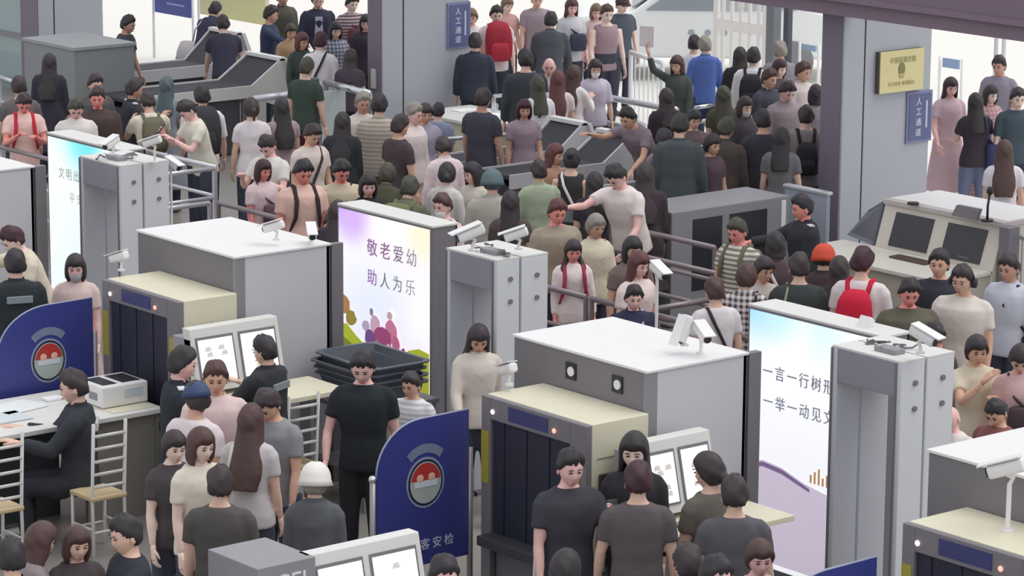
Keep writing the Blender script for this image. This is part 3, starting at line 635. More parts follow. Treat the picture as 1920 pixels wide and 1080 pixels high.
# small switch plate on the purple side of the left column
p = atY(702, 148, COL1[2]); o = obj('switch_plate', MB().box(p[0]-.05, p[0]+.04, p[1]-.02, p[1]-.001, p[2]-.12, p[2]+.13), OFFW, loc=tuple(p)); tag(o, 'small white plate on the purple-grey side of the left column', 'wall plate')
# information board on a stand, top left
p = atZ(327, 92, 0); d_ = np.array(RI[:2])/np.linalg.norm(RI[:2])
def board(px0, px1, pyb, py1, py0, h, label, frame='#e8e8ee', legs=True, lines=True, nm='information_board'):
    g = atZ((px0+px1)/2, pyb, 0); y = g[1]
    a = atY(px0, py0, y); b = atY(px1, py1, y)
    t = thing(nm, label, 'board', (g[0], y, 0))
    z0, z1 = min(a[2], b[2]), max(a[2], b[2])
    obj('panel', MB().box(a[0], b[0], y-.02, y+.02, z0, z1), mat(h, .5), t, bevel=.004)
    if legs:
        for xx in (a[0]-.06, b[0]+.06): obj('pole', MB().tube([(xx, y, 0), (xx, y, z1+.02)], .022, 8), mat(frame, .4), t, smooth=True)
    if lines: obj('pale_lettering', MB().box(a[0]+(b[0]-a[0])*.15, a[0]+(b[0]-a[0])*.8, y-.023, y-.02, z1-.32*(z1-z0), z1-.24*(z1-z0)).box(a[0]+(b[0]-a[0])*.35, a[0]+(b[0]-a[0])*.85, y-.023, y-.02, z1-.64*(z1-z0), z1-.58*(z1-z0)), mat('#aab4e6', .5), t)
    return t
board(291, 358, 115, 34, -30, '#5560a8', 'blue information board on two poles at the top left')
board(376, 500, 120, 48, -30, '#e3e0a6', 'large pale yellow board behind the leaning man at the top left', lines=False)
board(1505, 1530, 190, 97, 82, '#9db4cc', 'small pale blue notice left of the purple-sided column', frame='#f2f0ee', lines=False)
board(1769, 1798, 250, 130, 108, '#93a9cc', 'small blue notice on the bright forecourt right of the column', frame='#f2f0ee', lines=False)
# white iron gate outside and posts
def gate_out(px0, px1, pyb, label):
    g = atZ(px0, pyb, 0); y = g[1]; x0 = g[0]; x1 = atY(px1, 20, y)[0]
    t = thing('iron_gate', label, 'iron gate', (x0, y, 0)); wm = mat('#eeeae6', .5)
    H_ = 2.6
    obj('frame', MB().box(x0, x0+.09, y, y+.06, 0, H_).box(x1-.09, x1, y, y+.06, 0, H_).box(x0+.09, x1-.09, y, y+.05, .15, .25).box(x0+.09, x1-.09, y, y+.05, .85, 1.02).box(x0+.09, x1-.09, y, y+.05, H_-.1, H_), wm, t)
    m = MB(); n = int((x1-x0)/.17)
    for k in range(1, n): xx = x0+(x1-x0)*k/n; m.box(xx-.028, xx+.028, y+.01, y+.04, .25, H_-.1)
    obj('bars', m, wm, t); obj('scroll', MB().tube([(x0+.4, y, 1.9), (x0+.62, y, 1.5), (x0+.6, y, 1.2)], .05, 8).tube([(x0+.8, y, 1.9), (x0+.62, y, 1.5)], .05, 8), wm, t, smooth=True)
    return t
gate_out(1335, 1438, 158, 'white barred iron gate outside, behind the boy in blue')
def post(px, pyb, w_, h, H_, label, nm='grey_post'):
    g = atZ(px, pyb, 0); o = obj(nm, MB().box(-w_/2, w_/2, -w_/2, w_/2, 0, H_), mat(h, .5), local=True, bevel=.01); o.location = (g[0], g[1], 0); return tag(o, label, 'post')
post(1447, 190, .16, '#6c7078', 4.2, 'thick dark grey post right of the white iron gate')
post(1474, 185, .10, '#4c5058', 4.2, 'thin dark post between the iron gate and the small pale blue notice')
post(1331, 150, .07, '#9a9ea4', 4.2, 'slim grey post at the left end of the white iron gate')
post(1863, 215, .05, '#c9c9cc', 4.0, 'left of the two thin pale posts on the bright forecourt')
post(1877, 222, .05, '#cfcfd2', 4.0, 'right of the two thin pale posts on the bright forecourt')
# white car outside
g = atZ(1318, 138, 0); t = thing('white_car', 'white car parked outside behind the woman raising a paper', 'car', (g[0], g[1], 0), rz=math.radians(48))
VW = mat('#f2f5f5', .25, var=.01)
side = [(-2.1, .35), (-2.15, .8), (-1.9, .98), (-1.1, 1.05), (-.5, 1.5), (.9, 1.55), (1.7, 1.1), (2.1, 1.0), (2.15, .35)]
obj('body', MB().prism([(a, -.85, b) for a, b in side], (0, 1.7, 0)), VW, t, bevel=.06, local=True)
obj('windscreen', MB().prism([(-1.09, -.74, 1.10), (-.54, -.70, 1.47), (-.54, .70, 1.47), (-1.09, .74, 1.10)], (-.02, 0, .012)), mat('#8f98a2', .2), t, local=True)
obj('front_side_window', MB().prism([(-.9, -.855, 1.08), (-.42, -.855, 1.44), (.15, -.855, 1.47), (.15, -.855, 1.08)], (0, -.01, 0)), mat('#9aa2aa', .2), t, local=True)
obj('rear_side_window', MB().prism([(.22, -.855, 1.08), (.22, -.855, 1.47), (.85, -.855, 1.47), (1.4, -.855, 1.1)], (0, -.01, 0)), mat('#b9c0c6', .2), t, local=True)
for xx in (-1.35, 1.35):
    for yy in (-.87, .73): obj('wheel', MB().tube([(xx, yy, .32), (xx, yy+.14, .32)], .32, 20), mat('#8a8c90', .6), t, local=True)
for k in range(3): obj('door_badge', MB().tube([(-.2+.25*k, -.852, .75), (-.2+.25*k, -.858, .75)], .05, 10), mat('#a8aeb8', .5), t, local=True)

# ================================================================== SECURITY CAMERAS
cctv(512, 425, ('Z', 2.15), -60, name_label='white security camera on the back edge of the left scanner housing roof')
cctv(584, 435, ('X', 5.0), 60, pole=-1, surf=2.0, name_label='white security camera at the right rear corner of the left scanner housing')
cctv(222, 482, ('Z', 1.86), -75, name_label='white security camera with dark lens on the left cream scanner tunnel')
cctv(208, 268, ('Z', 2.23), 15, name_label='white security camera standing on the left gate header, leftmost')
cctv(284, 266, ('Y', -5.3), -50, pole=-1, surf=2.065, name_label='white security camera on a thin pole at the right end of the left gate')
cctv(324, 308, ('Y', -5.0), 100, pole=-1, name_label='white security camera on a tall slim pole right of the left gate')
cctv(880, 438, ('Z', 2.26), -20, s=.95, name_label='large white security camera on top of the middle gate')
cctv(966, 440, ('Z', 2.23), -40, s=.8, name_label='white security camera at the right end of the middle gate')
cctv(951, 692, ('Z', 1.86), -100, name_label='white security camera at the rear left of the middle cream scanner tunnel')
cctv(1236, 508, ('Y', -4.6), 80, pole=-1, s=.8, name_label='white security camera on a pole above the middle scanner housing')
cctv(1281, 618, ('Z', 2.17), 0, s=.8, tilt=-2.2, name_label='white security camera pointing down on the middle scanner housing roof')
cctv(1318, 624, ('X', 9.85), 70, s=.8, pole=-1, surf=2.0, name_label='white security camera at the rear right of the middle scanner housing roof')
cctv(1620, 620, ('Y', -5.0), 0, s=.8, tilt=-1.6, pole=-1, surf=2.05, name_label='white security camera on the light box beside the right gate')
cctv(1733, 630, ('Z', 2.24), 100, s=.85, name_label='white security camera on the right pillar of the right gate')
cctv(1885, 878, ('Y', -7.2), -60, pole=-1, surf=1.71, s=.95, name_label='white security camera on a pole in front of the right-edge scanner housing')
# ================================================================== PEOPLE: one builder
REM = []
def remesh(o, vs=.018, it=4):
    r = o.modifiers.new('join', 'REMESH'); r.mode = 'VOXEL'; r.voxel_size = vs; r.use_smooth_shade = True
    if it: q = o.modifiers.new('soften', 'SMOOTH'); q.factor = .5; q.iterations = it
    REM.append(o)
POSE = dict(  # (shoulder forward, shoulder outward, elbow bend, forearm inward) in degrees, right hand then left hand
    stand=((4, 8, 12, 0), (4, 8, 12, 0)), relax=((8, 12, 25, 10), (-4, 10, 15, 0)), phone=((25, 10, 95, 35), (25, 10, 90, 35)),
    phoneR=((28, 10, 105, 25), (4, 8, 12, 0)), phoneL=((4, 8, 12, 0), (28, 10, 105, 25)), strap=((15, 14, 125, 25), (4, 10, 15, 0)), straps=((15, 14, 125, 20), (15, 14, 125, 20)),
    cross=((30, 10, 95, 70), (32, 10, 85, 70)), reachR=((65, 8, 25, 5), (10, 8, 30, 5)), reachL=((10, 8, 30, 5), (65, 8, 25, 5)), reach=((60, 5, 25, 10), (60, 5, 25, 10)),
    bag=((0, 16, 8, 0), (0, 8, 10, 0)), wave=((120, 20, 40, 0), (8, 8, 20, 0)), desk=((45, 12, 60, 20), (45, 12, 60, 20)), rub=((55, 5, 80, 70), (30, 12, 90, 40)),
    walk=((25, 6, 25, 5), (-25, 6, 15, 0)), ear=((75, 25, 140, 10), (6, 8, 15, 0)))
def rotx(v, a):  # lean forward (towards -y)
    c, s_ = math.cos(a), math.sin(a); return np.array([v[0], v[1]*c - v[2]*s_, v[2]*c + v[1]*s_])
HC = np.array([0, 0, .92])
HEADV = {}
def head_mesh(m, C, R, fem, faceup=True):
    """skull, jaw, nose, lips, ears; C head centre, R 3x3 rotation"""
    nu, nv = 30, 22; R_ = []
    for j in range(1, nv):
        t = math.pi*j/nv; row = []
        for q in np.linspace(0, 2*math.pi, nu, endpoint=False):
            dx, dy, dz = math.sin(t)*math.cos(q), math.sin(t)*math.sin(q), -math.cos(t)
            x, y, z = dx*.076, dy*.097, dz*.118
            if z < -.015:
                k = min(1, (-.015-z)/.1); x *= 1-.34*k*(1.08 if fem else 1); 
                if y > 0: y *= 1-.5*k
            if y < -.045: y = -.045-(-y-.045)*.82
            if dy < -.2:
                g = lambda cx, cz, sx, sz: math.exp(-((x-cx)/sx)**2-((z-cz)/sz)**2)
                y -= .024*g(0, -.022, .011, .017) + .010*g(0, .005, .008, .02); y += .010*(g(.03, .012, .016, .012)+g(-.03, .012, .016, .012))
                y -= .005*g(0, .034, .05, .010); y -= .006*g(0, -.062, .022, .009); y -= .006*g(0, -.095, .02, .014); y -= .004*(g(.045, -.02, .016, .02)+g(-.045, -.02, .016, .02))
            row.append(C+R@np.array([x, y, z]))
        R_.append(row)
    m.rings(R_)
    for s_ in (-1, 1):
        V = MB().ell((0, 0, 0), (.008, .019, .031), 8, 6).v[0]; m.rings([[C+R@(p+np.array([s_*.079, .012, -.008])) for p in V[i*8:(i+1)*8]] for i in range(5)])
        for (cx, cy, cz, rx, ry, rz_, mi) in ((.030, -.0845, .012, .0135, .006, .0052, 1), (.031, -.0895, .034, .019, .005, .0035, 2)):
            V = MB().ell((0, 0, 0), (rx, ry, rz_), 8, 5).v[0]; m.rings([[C+R@(p+np.array([s_*cx, cy, cz])) for p in V[i*8:(i+1)*8]] for i in range(4)], mi)
    V = MB().ell((0, 0, 0), (.022, .006, .006), 10, 5).v[0]; m.rings([[C+R@(p+np.array([0, -.0915, -.058])) for p in V[i*10:(i+1)*10]] for i in range(4)], 3)
def hand(m, W, d, inn, side, s_=1.):
    """palm, four unequal curled fingers, thumb from the side of the palm; W wrist, d direction, inn = palm normal side"""
    d = d/np.linalg.norm(d); n = inn - d*np.dot(inn, d); n /= np.linalg.norm(n)+1e-9; w_ = np.cross(d, n)*side
    R = []
    for k, (t, a, b) in enumerate(((-.015, .024, .020), (.02, .030, .018), (.05, .038, .015), (.085, .041, .013), (.098, .036, .009))):
        c = W+d*t; R.append([c + w_*a*math.cos(q)+n*b*math.sin(q) for q in np.linspace(0, 2*math.pi, 12, endpoint=False)])
    m.rings(R)
    for k, L_ in enumerate((.068, .076, .070, .054)):
        b = W+d*.09+w_*(.030-.020*k); c1 = b+(d*.96+n*.25)*L_*.45; c2 = c1+(d*.8+n*.6)*L_*.33; c3 = c2+(d*.5+n*.87)*L_*.25
        m.tube([b-d*.01, c1, c2, c3], [.0095, .009, .0082, .007], 6, round_=True)
    b = W+d*.03+w_*.030; m.tube([b-w_*.008, b+d*.03+w_*.022+n*.008, b+d*.058+w_*.026+n*.02], [.013, .011, .008], 6, round_=True)
HAIRC = dict(black='#312d30', dark='#3b3234', brown='#513b38', auburn='#603a3a', grey='#8f8980', olive='#45443a', tan='#7a6650', teal='#4f5f64', maroon='#42272f')
SKIN = dict(n='#e4bda9', red='#ee9a90', tan='#dbae94', pale='#f0d4c6', pink='#efc0b8', brown='#c99c88')
EYE = mat('#2a2020', .3); 
def hair_cap(m, C, R, style, fem, seed=0):
    nu, nv = 32, 20; R_ = []; rr = random.Random(seed); ph = rr.uniform(0, 6)
    th = .020 if fem else .016
    for j in range(1, nv):
        t = math.pi*j/nv; row = []
        for q in np.linspace(0, 2*math.pi, nu, endpoint=False):
            dx, dy, dz = math.sin(t)*math.cos(q), math.sin(t)*math.sin(q), -math.cos(t)
            x, y, z = dx*.076, dy*.097, dz*.118
            if z < -.015:
                k = min(1, (-.015-z)/.1); x *= 1-.2*k
            # hairline height by direction: front high, sides to the ear, back low
            f = -dy/(math.hypot(dx, dy)+1e-6)
            hl = .052 if f > .75 else (-.07 + (.052+.07)*max(0, (f+.15)/.9))
            if f < -.15: hl = -.085
            if not fem:
                hl = .070 if f > .8 else (-.055 + .125*max(0, (f+.35)/1.15)**.8 if f > -.35 else -.062)
                hl += .006*math.sin(q*9+ph)
            k = max(0, min(1, (z-hl)/.018+.5)); k = k*k*(3-2*k)
            u = np.array([dx, dy, dz*1.0]); p = np.array([x, y, z])
            bump = 1+.25*math.sin(q*5+t*7+ph)*(1-abs(dz)) + (.45*math.sin(q*3+ph)*math.cos(t*5+ph) if not fem else 0) + (.5*max(0, dz) if not fem else 0)
            p = p*(.86+.14*k) + u*th*k*bump + np.array([0, 0, .008*k])
            row.append(C+R@p)
        R_.append(row)
    m.rings(R_)
def hair_curtain(m, C, R, zend, amax=115, wide=1., drop=None):
    """thick shell of hair round back and sides, hanging down to zend below the head centre"""
    zs = [.06, .02, -.03, -.08, -.13]; z = -.13
    while z > zend+.03: z -= .06; zs.append(max(z, zend))
    n = 12; RR = []
    for i, z in enumerate(zs):
        f = i/(len(zs)-1); low = max(0, min(1, (-.1-z)/.25))
        rx = (.088+.012*math.sin(f*3))*wide*(1+.30*low-.25*max(0, f-.8)/.2); ry = .100-.02*low; th = .028*(1-.45*max(0, f-.75)/.25); cy = .0+.048*low
        row = []
        A = math.radians(amax*(1 if z > -.12 else max(.7, 1-.4*low)))
        for a in np.linspace(-A, A, n): row.append(np.array([rx*math.sin(a), cy+ry*math.cos(a), z]))
        for a in np.linspace(A, -A, n): row.append(np.array([(rx-th)*math.sin(a), cy+(ry-th)*math.cos(a), z]))
        Rz = R if z > -.10 else (R*(1-low)+np.eye(3)*low if drop is None else R)
        row = [C + (R@p if z > -.10 else (R@p)*(1-low*.0)) for p in row]
        RR.append(row)
    m.rings(RR)
def rotm(yaw, pitch, lean=0, tilt=0):
    a = Matrix.Rotation(math.radians(yaw), 3, 'Z') @ Matrix.Rotation(math.radians(tilt), 3, 'Y') @ Matrix.Rotation(math.radians(pitch), 3, 'X')
    return np.array(a)
PCOUNT = [0]; PLACED = []
def person(px, py, face, sex, hair, hc, top, tc, label, bot='trousers', bc='#3b3f4c', pose='stand', H=None, lean=0, yaw=0, nod=12, skin='n', sit=None,
           sleeve=None, fat=1., extras=(), tc2=None, dz=0., at=None, group=None):
    """px,py: top of the head; face: 0 towards the camera, + towards the right of the picture (degrees)"""
    PCOUNT[0] += 1; r = random.Random(PCOUNT[0]*13+5)
    fem = sex in 'fg'; child = sex in 'cg'
    if H is None: H = {'m': 1.73, 'f': 1.63, 'c': 1.40, 'g': 1.42}[sex] + r.uniform(-.03, .03)
    sc = H/1.715
    L = math.radians(lean)
    TF = lambda v: HC + rotx(np.asarray(v, float), L)          # torso frame -> body frame (1.715 m tall figure)
    seatdrop = .45 if sit else 0
    HD = np.array([0, -.012, .655]); 
    Cn = TF((0, -.005, .60)); Hc = Cn + rotx(np.array([0, -.02, .055]), L*.45+math.radians(nod*.6))
    Rh = rotm(yaw, nod + lean*.35)
    topz = Hc[2]+.118+.02
    # ---- placement from the pixel
    th_ = math.radians(face); fw = -_g*math.cos(th_) + _r0*math.sin(th_); rz = math.atan2(fw[0], -fw[1])
    if sit: topz -= seatdrop
    P = atZ(px, py, topz*sc)
    off = np.array([Hc[0], Hc[1]])*sc; c, s_ = math.cos(rz), math.sin(rz)
    root = np.array([P[0]-(c*off[0]-s_*off[1]), P[1]-(s_*off[0]+c*off[1]), 0.])
    if at is not None: root = np.array([at[0], at[1], 0.])
    PLACED.append((root[0], root[1], label, px, py))
    t = thing('person', label, 'person', root, group, rz); t.scale = (sc, sc, sc)
    sh = -np.array([0, 0, seatdrop]); K = lambda p: np.asarray(p, float)+sh
    SK = mat(SKIN.get(skin, skin), .55, var=.05); 
    sw = (.152 if fem else .178)*(.5+.5*fat); hw = (.165 if fem else .158)*fat; ww = (.120 if fem else .145)*fat; cw = (.150 if fem else .178)*fat; de = .105*fat
    rings = [(-.10, hw*.96, de), (0, hw, de*1.08), (.08, (hw+ww)/2, de), (.16, ww, de*.92), (.28, (ww+cw)/2, de*1.02), (.37, cw*.96, de*1.1 if fem else de*1.05), (.44, cw*.92, de*.95), (.495, sw*.72, .075), (.53, .075, .06), (.56, .056, .056)]
    def torso(m, ex, z0, z1, flare=0.):
        RR = []
        zs = [(z, a, b) for z, a, b in rings if z0-.001 <= z <= z1+.001]
        for i, (z, a, b) in enumerate(zs):
            e = ex + (flare if i == 0 else 0)
            cy = -.012 if .25 < z < .45 else 0
            RR.append([K(TF((np.sign(math.cos(q))*abs(math.cos(q))**.85*(a+e), cy+np.sign(math.sin(q))*abs(math.sin(q))**.85*(b+e), z))) for q in np.linspace(0, 2*math.pi, 20, endpoint=False)])
        m.rings(RR)
    # arms
    arms = []
    for k, s_ in enumerate((-1, 1)):
        a, b, e, inw = POSE[pose][k]; a += r.uniform(-4, 4); b += r.uniform(-2, 4); a, b, e, inw = map(math.radians, (a, b, e, inw)); a += L*.5
        S = K(TF((s_*sw, .0, .452))); u = np.array([s_*math.sin(b), -math.sin(a)*math.cos(b), -math.cos(a)*math.cos(b)])
        E_ = S+u*.285; f = np.array([s_*math.sin(b)*.4, -math.sin(a+e), -math.cos(a+e)]); hx = abs(f[1])
        f = np.array([f[0]-s_*math.sin(inw)*hx, f[1]*math.cos(inw), f[2]]); f /= np.linalg.norm(f); Wr = E_+f*.24
        arms.append((S, E_, Wr, f, s_))
    # legs
    legs = []
    st = r.uniform(.0, .06) if not sit else 0
    for s_ in (-1, 1):
        Hp = K(HC+np.array([s_*.088, 0, -.06]))
        if sit: Kn = Hp+np.array([s_*.03, -.40, 0.02]); An = np.array([Kn[0], Kn[1]+.03, .09])
        elif pose == 'walk': Kn = np.array([s_*.09, -.10 if s_ > 0 else .02, .49]); An = np.array([s_*.085, -.20 if s_ > 0 else .26, .09 if s_ > 0 else .14])
        else: Kn = np.array([s_*.10, -.02-st*(s_ > 0), .48]); An = np.array([s_*.105, .01+st*(s_ > 0), .085])
        legs.append((Hp, Kn, An, s_))
    # ---- skin body: one surface (joined by voxels), head and hands finely modelled
    m = MB(); torso(m, -.006, -.10, .56)
    m.tube([K(TF((0, .0, .50))), K(TF((0, .0, .57))), Hc+sh+Rh@np.array([0, .018, -.04])], [.062*fat**.5, .052 if not fem else .045, .05 if not fem else .044], 14)
    for S, E_, Wr, f, s_ in arms: m.tube([S+(E_-S)*.02, S+(E_-S)*.25, S+(E_-S)*.7, E_, E_+f*.07, E_+f*.16, Wr], [.050, .049, .041, .037, .039, .032, .025], 12)
    for Hp, Kn, An, s_ in legs: m.tube([Hp, Hp*.6+Kn*.4, Kn, Kn*.7+An*.3, Kn*.3+An*.7, An], [.083*fat**.5, .076, .054, .054, .042, .036], 12)
    body = bpy.data.objects.new('body', m.mesh('body', [SK], True)); link(body, t); remesh(body, .019, 3)
    m = MB(); head_mesh(m, Hc+sh, Rh, fem)
    for S, E_, Wr, f, s_ in arms:
        inn = np.array([-s_*1., 0, 0]) if abs(f[2]) > .6 else np.array([0, 0, -1.]); hand(m, Wr, f, inn, -s_ if abs(f[2]) > .6 else s_)
    EXTRA[body.name] = m
    HM = mat(HAIRC.get(hc, hc), .6, kind='hair')
    EXM[body.name] = [SK, EYE, HM if hair != 'bald' else EYE, mat('#a8645c' if skin != 'red' else '#a04a44', .5)]
    # ---- top
    TM = fab(tc) if not tc2 else mat(tc, .85, kind=tc2[0], h2=tc2[1])
    sl = sleeve if sleeve is not None else {'tee': .62, 'tank': 0, 'shirt': 1.75, 'jacket': 1.85, 'vest': 0, 'dress': .62, 'polo': .66, 'coat': 1.85}[top]
    ex = {'tee': .017, 'tank': .008, 'shirt': .02, 'jacket': .032, 'vest': .02, 'dress': .014, 'polo': .018, 'coat': .034}[top]
    m = MB(); torso(m, ex, -.10, .53 if top != 'tank' else .495, .012)
    for S, E_, Wr, f, s_ in arms:
        u = (E_-S)/np.linalg.norm(E_-S)
        if sl > 0:
            if sl <= 1: m.tube([S-u*.03+np.array([-s_*.03, 0, .0]), S+u*.03, S+u*.285*sl*.6, S+u*.285*sl], [.052, .062, .060, .061] if top != 'tank' else [.05]*4, 14)
            else: m.tube([S-u*.03+np.array([-s_*.03, 0, .0]), S+u*.03, S+u*.15, E_, E_+f*.08, E_+f*.24*(sl-1)], np.array([.052, .060, .055, .050, .047, .038])+(ex-.02), 14)
    m.tube([K(TF((-sw*.9, 0, .462))), K(TF((0, .0, .487))), K(TF((sw*.9, 0, .462)))], [.05, .055, .05], 12)
    nm = {'tee': 'tshirt', 'tank': 'tank_top', 'shirt': 'shirt', 'jacket': 'jacket', 'vest': 'vest', 'dress': 'dress', 'polo': 'polo_shirt', 'coat': 'coat'}[top]
    if top in ('dress', 'coat'):
        RR = []; ln = .62 if top == 'dress' else .5
        for z, g in ((.02, 0), (-.1, .01), (-.25, .03), (-.4, .05), (-ln, .075)):
            RR.append([K(HC+np.array([(hw+.02+g)*math.cos(q)*(1+.03*math.sin(q*7)), (de+.03+g)*math.sin(q)*(1+.03*math.sin(q*7)), z])) for q in np.linspace(0, 2*math.pi, 40, endpoint=False)])
        if not sit: m.rings(RR)
    to = bpy.data.objects.new(nm, m.mesh(nm, TM, True)); link(to, t); remesh(to, .017, 3)
    if top in ('polo', 'shirt', 'jacket') :
        R_ = []; 
        for z, a in ((.505, .082), (.535, .070), (.552, .066)): R_.append([K(TF((a*math.cos(q), -.004+a*.95*math.sin(q), z + (-.012 if math.sin(q) < -.5 else .008)))) for q in np.linspace(0, 2*math.pi, 20, endpoint=False)])
        obj('collar', MB().rings(R_, cap=False), TM, t, local=True, smooth=True)
    # ---- bottom
    if bot != 'none' :
        m = MB(); torso(m, .009, -.10, .16)
        ln = {'trousers': 1., 'jeans': 1., 'shorts': .42, 'skirt': 0}[bot]
        BM = fab(bc)
        if bot == 'skirt':
            RR = []
            for z, g in ((.10, -.02), (0, .01), (-.2, .04), (-.42, .07)):
                RR.append([K(HC+np.array([(hw+.012+g)*math.cos(q)*(1+.03*math.sin(q*8)), (de+.012+g)*math.sin(q)*(1+.03*math.sin(q*8)), z])) for q in np.linspace(0, 2*math.pi, 40, endpoint=False)])
            m.rings(RR)
        else:
            for Hp, Kn, An, s_ in legs:
                P_ = [Hp+(0, 0, .04), Hp*.6+Kn*.4, Kn] + ([Kn*.6+An*.4, An+(0, 0, .0)] if ln == 1 else [])
                m.tube(P_, [.096*fat**.5, .090, .072] + ([.066, .058] if ln == 1 else []), 14)
        nb = bot; bo = bpy.data.objects.new(nb, m.mesh(nb, BM, True)); link(bo, t); remesh(bo, .019, 3)
    # shoes
    for Hp, Kn, An, s_ in legs:
        mm = MB(); z0 = An[2]-.085
        mm.rings([[(An[0]+a*math.cos(q), An[1]+y+0*q, max(z0, z0+zc+b*math.sin(q))) for q in np.linspace(0, 2*math.pi, 12, endpoint=False)] for y, a, b, zc in ((.07, .03, .03, .035), (.05, .038, .05, .045), (0, .042, .055, .05), (-.08, .046, .035, .033), (-.15, .045, .026, .025), (-.19, .028, .018, .02))])
        obj('shoe', mm, mat(r.choice(['#3a3a3e', '#d8d6d2', '#58524e']), .6), t, local=True, smooth=True)
    # ---- hair or hat
    Hs = Hc+sh
    if hair != 'bald':
        m = MB(); hair_cap(m, Hs, Rh, hair, fem, PCOUNT[0])
        if hair == 'bob': hair_curtain(m, Hs, Rh, -.14, 125, 1.03)
        elif hair == 'long': hair_curtain(m, Hs, Rh, -.36, 118)
        elif hair == 'vlong': hair_curtain(m, Hs, Rh, -.52, 125, 1.05)
        elif hair == 'pony': m.ell(Hs+Rh@np.array([0, .125, .03]), (.03, .035, .03)); m.tube([Hs+Rh@np.array([0, .12, .03]), Hs+Rh@np.array([0, .155, -.03]), Hs+Rh@np.array([0, .145, -.14])], [.026, .034, .012], 10, round_=True)
        elif hair == 'bun': m.ell(Hs+Rh@np.array([0, .11, .06]), (.042, .042, .038))
        elif hair == 'lowbun': m.ell(Hs+Rh@np.array([0, .115, -.05]), (.036, .036, .04))
        elif hair == 'braids':
            for s_ in (-1, 1): m.tube([Hs+Rh@np.array([s_*.07, .02, -.06]), Hs+Rh@np.array([s_*.10, -.05, -.15]), Hs+Rh@np.array([s_*.10, -.105, -.28]), Hs+Rh@np.array([s_*.095, -.10, -.40])], [.025, .036, .034, .012], 10, round_=True)
        ho = obj('hair', m, HM, t, local=True, smooth=True)
        if hair not in ('short',): remesh(ho, .012, 1)
    for ex_ in extras:
        k, c = ex_[0], ex_[1]; MM = mat(c, .7)
        if k == 'cap':
            m = MB(); R_ = []
            for j in range(5, 10): tt = math.pi*j/10; R_.append([Hs+Rh@np.array([math.sin(tt)*math.cos(q)*.1, .004+math.sin(tt)*math.sin(q)*.122, .028-math.cos(tt)*.118]) for q in np.linspace(0, 2*math.pi, 20, endpoint=False)])
            m.rings(R_); m.prism([Hs+Rh@np.array([.075*math.cos(q), -.085+.09*math.sin(q), .035]) for q in np.linspace(math.pi, 2*math.pi, 10)], (0, 0, .012)); obj('cap', m, MM, t, local=True, smooth=True)
        elif k == 'hood' or k == 'hat':
            m = MB(); R_ = []
            for j in range(4, 10): tt = math.pi*j/10; R_.append([Hs+Rh@np.array([math.sin(tt)*math.cos(q)*.112*(1+.2*(j == 4)), .006+math.sin(tt)*math.sin(q)*.13*(1+.2*(j == 4)), .02-math.cos(tt)*.13]) for q in np.linspace(0, 2*math.pi, 20, endpoint=False)])
            m.rings(R_); obj('hat', m, MM, t, local=True, smooth=True)
        elif k == 'mask':
            m = MB(); R_ = []
            for z, a, b in ((-.015, .056, .083), (-.04, .060, .098), (-.075, .052, .094), (-.105, .036, .076)): R_.append([Hs+Rh@np.array([a*1.18*math.sin(q), -b*math.cos(q)*1.0-.002, z]) for q in np.linspace(-1.15, 1.15, 10)] + [Hs+Rh@np.array([a*.9*math.sin(q), -b*.8*math.cos(q), z]) for q in np.linspace(1.15, -1.15, 10)])
            m.rings(R_); obj('face_mask', m, MM, t, local=True, smooth=True)
        elif k == 'phones':
            m = MB().tube([Hs+Rh@np.array([.098*math.cos(q), .01, .135*math.sin(q)+.0]) for q in np.linspace(0, math.pi, 12)], .011, 8)
            for s_ in (-1, 1): m.tube([Hs+Rh@np.array([s_*.082, .01, -.01]), Hs+Rh@np.array([s_*.112, .01, -.01])], .038, 14)
            obj('headphones', m, MM, t, local=True, smooth=True)
        elif k == 'glasses':
            m = MB()
            for s_ in (-1, 1): m.tube([Hs+Rh@np.array([s_*.031+.02*math.cos(q), -.094, .010+.015*math.sin(q)]) for q in np.linspace(0, 2*math.pi, 12)], .002, 5); m.tube([Hs+Rh@np.array([s_*.05, -.092, .012]), Hs+Rh@np.array([s_*.08, .01, .008])], .002, 5)
            obj('glasses', m, MM, t, local=True)
        elif k == 'strapx':   # one strap across the chest
            m = MB(); s_ = ex_[2] if len(ex_) > 2 else 1; pts = []; e2 = ex+.014
            for x, y, z in ((.09, .03, .525), (.09, -.06, .505), (.06, -de-e2-.005, .40), (.0, -de-e2-.012, .28), (-.07, -de-e2, .12), (-hw*.8, -de*.6-e2, .0), (-hw-e2-.01, 0, -.05), (-hw*.8, de*.6+e2, .0), (-.07, de+e2, .14), (0, de+e2+.005, .28), (.06, de+e2, .40), (.09, .08, .50), (.09, .03, .525)):
                pts.append(K(TF((s_*x, y, z))))
            m.tube(pts, .016, 6); obj('bag_strap', m, MM, t, local=True, smooth=True)
        elif k == 'patch':   # reflective or printed patch on the back
            obj('back_patch', MB().prism([K(TF((-.11, .118, .36))), K(TF((.11, .118, .36))), K(TF((.11, .118, .42))), K(TF((-.11, .118, .42)))], (0, .022, 0)), MM, t, local=True, bevel=.004)
        elif k == 'epaulette':
            for s_ in (-1, 1): obj('epaulette', MB().box(-.05, .05, -.025, .025, 0, .012), MM, t, local=True).location = tuple(K(TF((s_*sw*.82, 0, .515))))
        elif k == 'panel':   # open jacket: a lighter shirt front
            obj('shirt_front', MB().prism([K(TF((-.055, -.15, .44))), K(TF((.055, -.15, .44))), K(TF((.065, -.15, -.02))), K(TF((-.065, -.15, -.02)))], (0, .03, 0)), MM, t, local=True, bevel=.01)
    # ---- things carried are things of their own
    X = Matrix.Translation(Vector(root)) @ Matrix.Rotation(rz, 4, 'Z') @ Matrix.Diagonal((sc, sc, sc, 1))
    W_ = lambda p: np.array(X @ Vector(p))
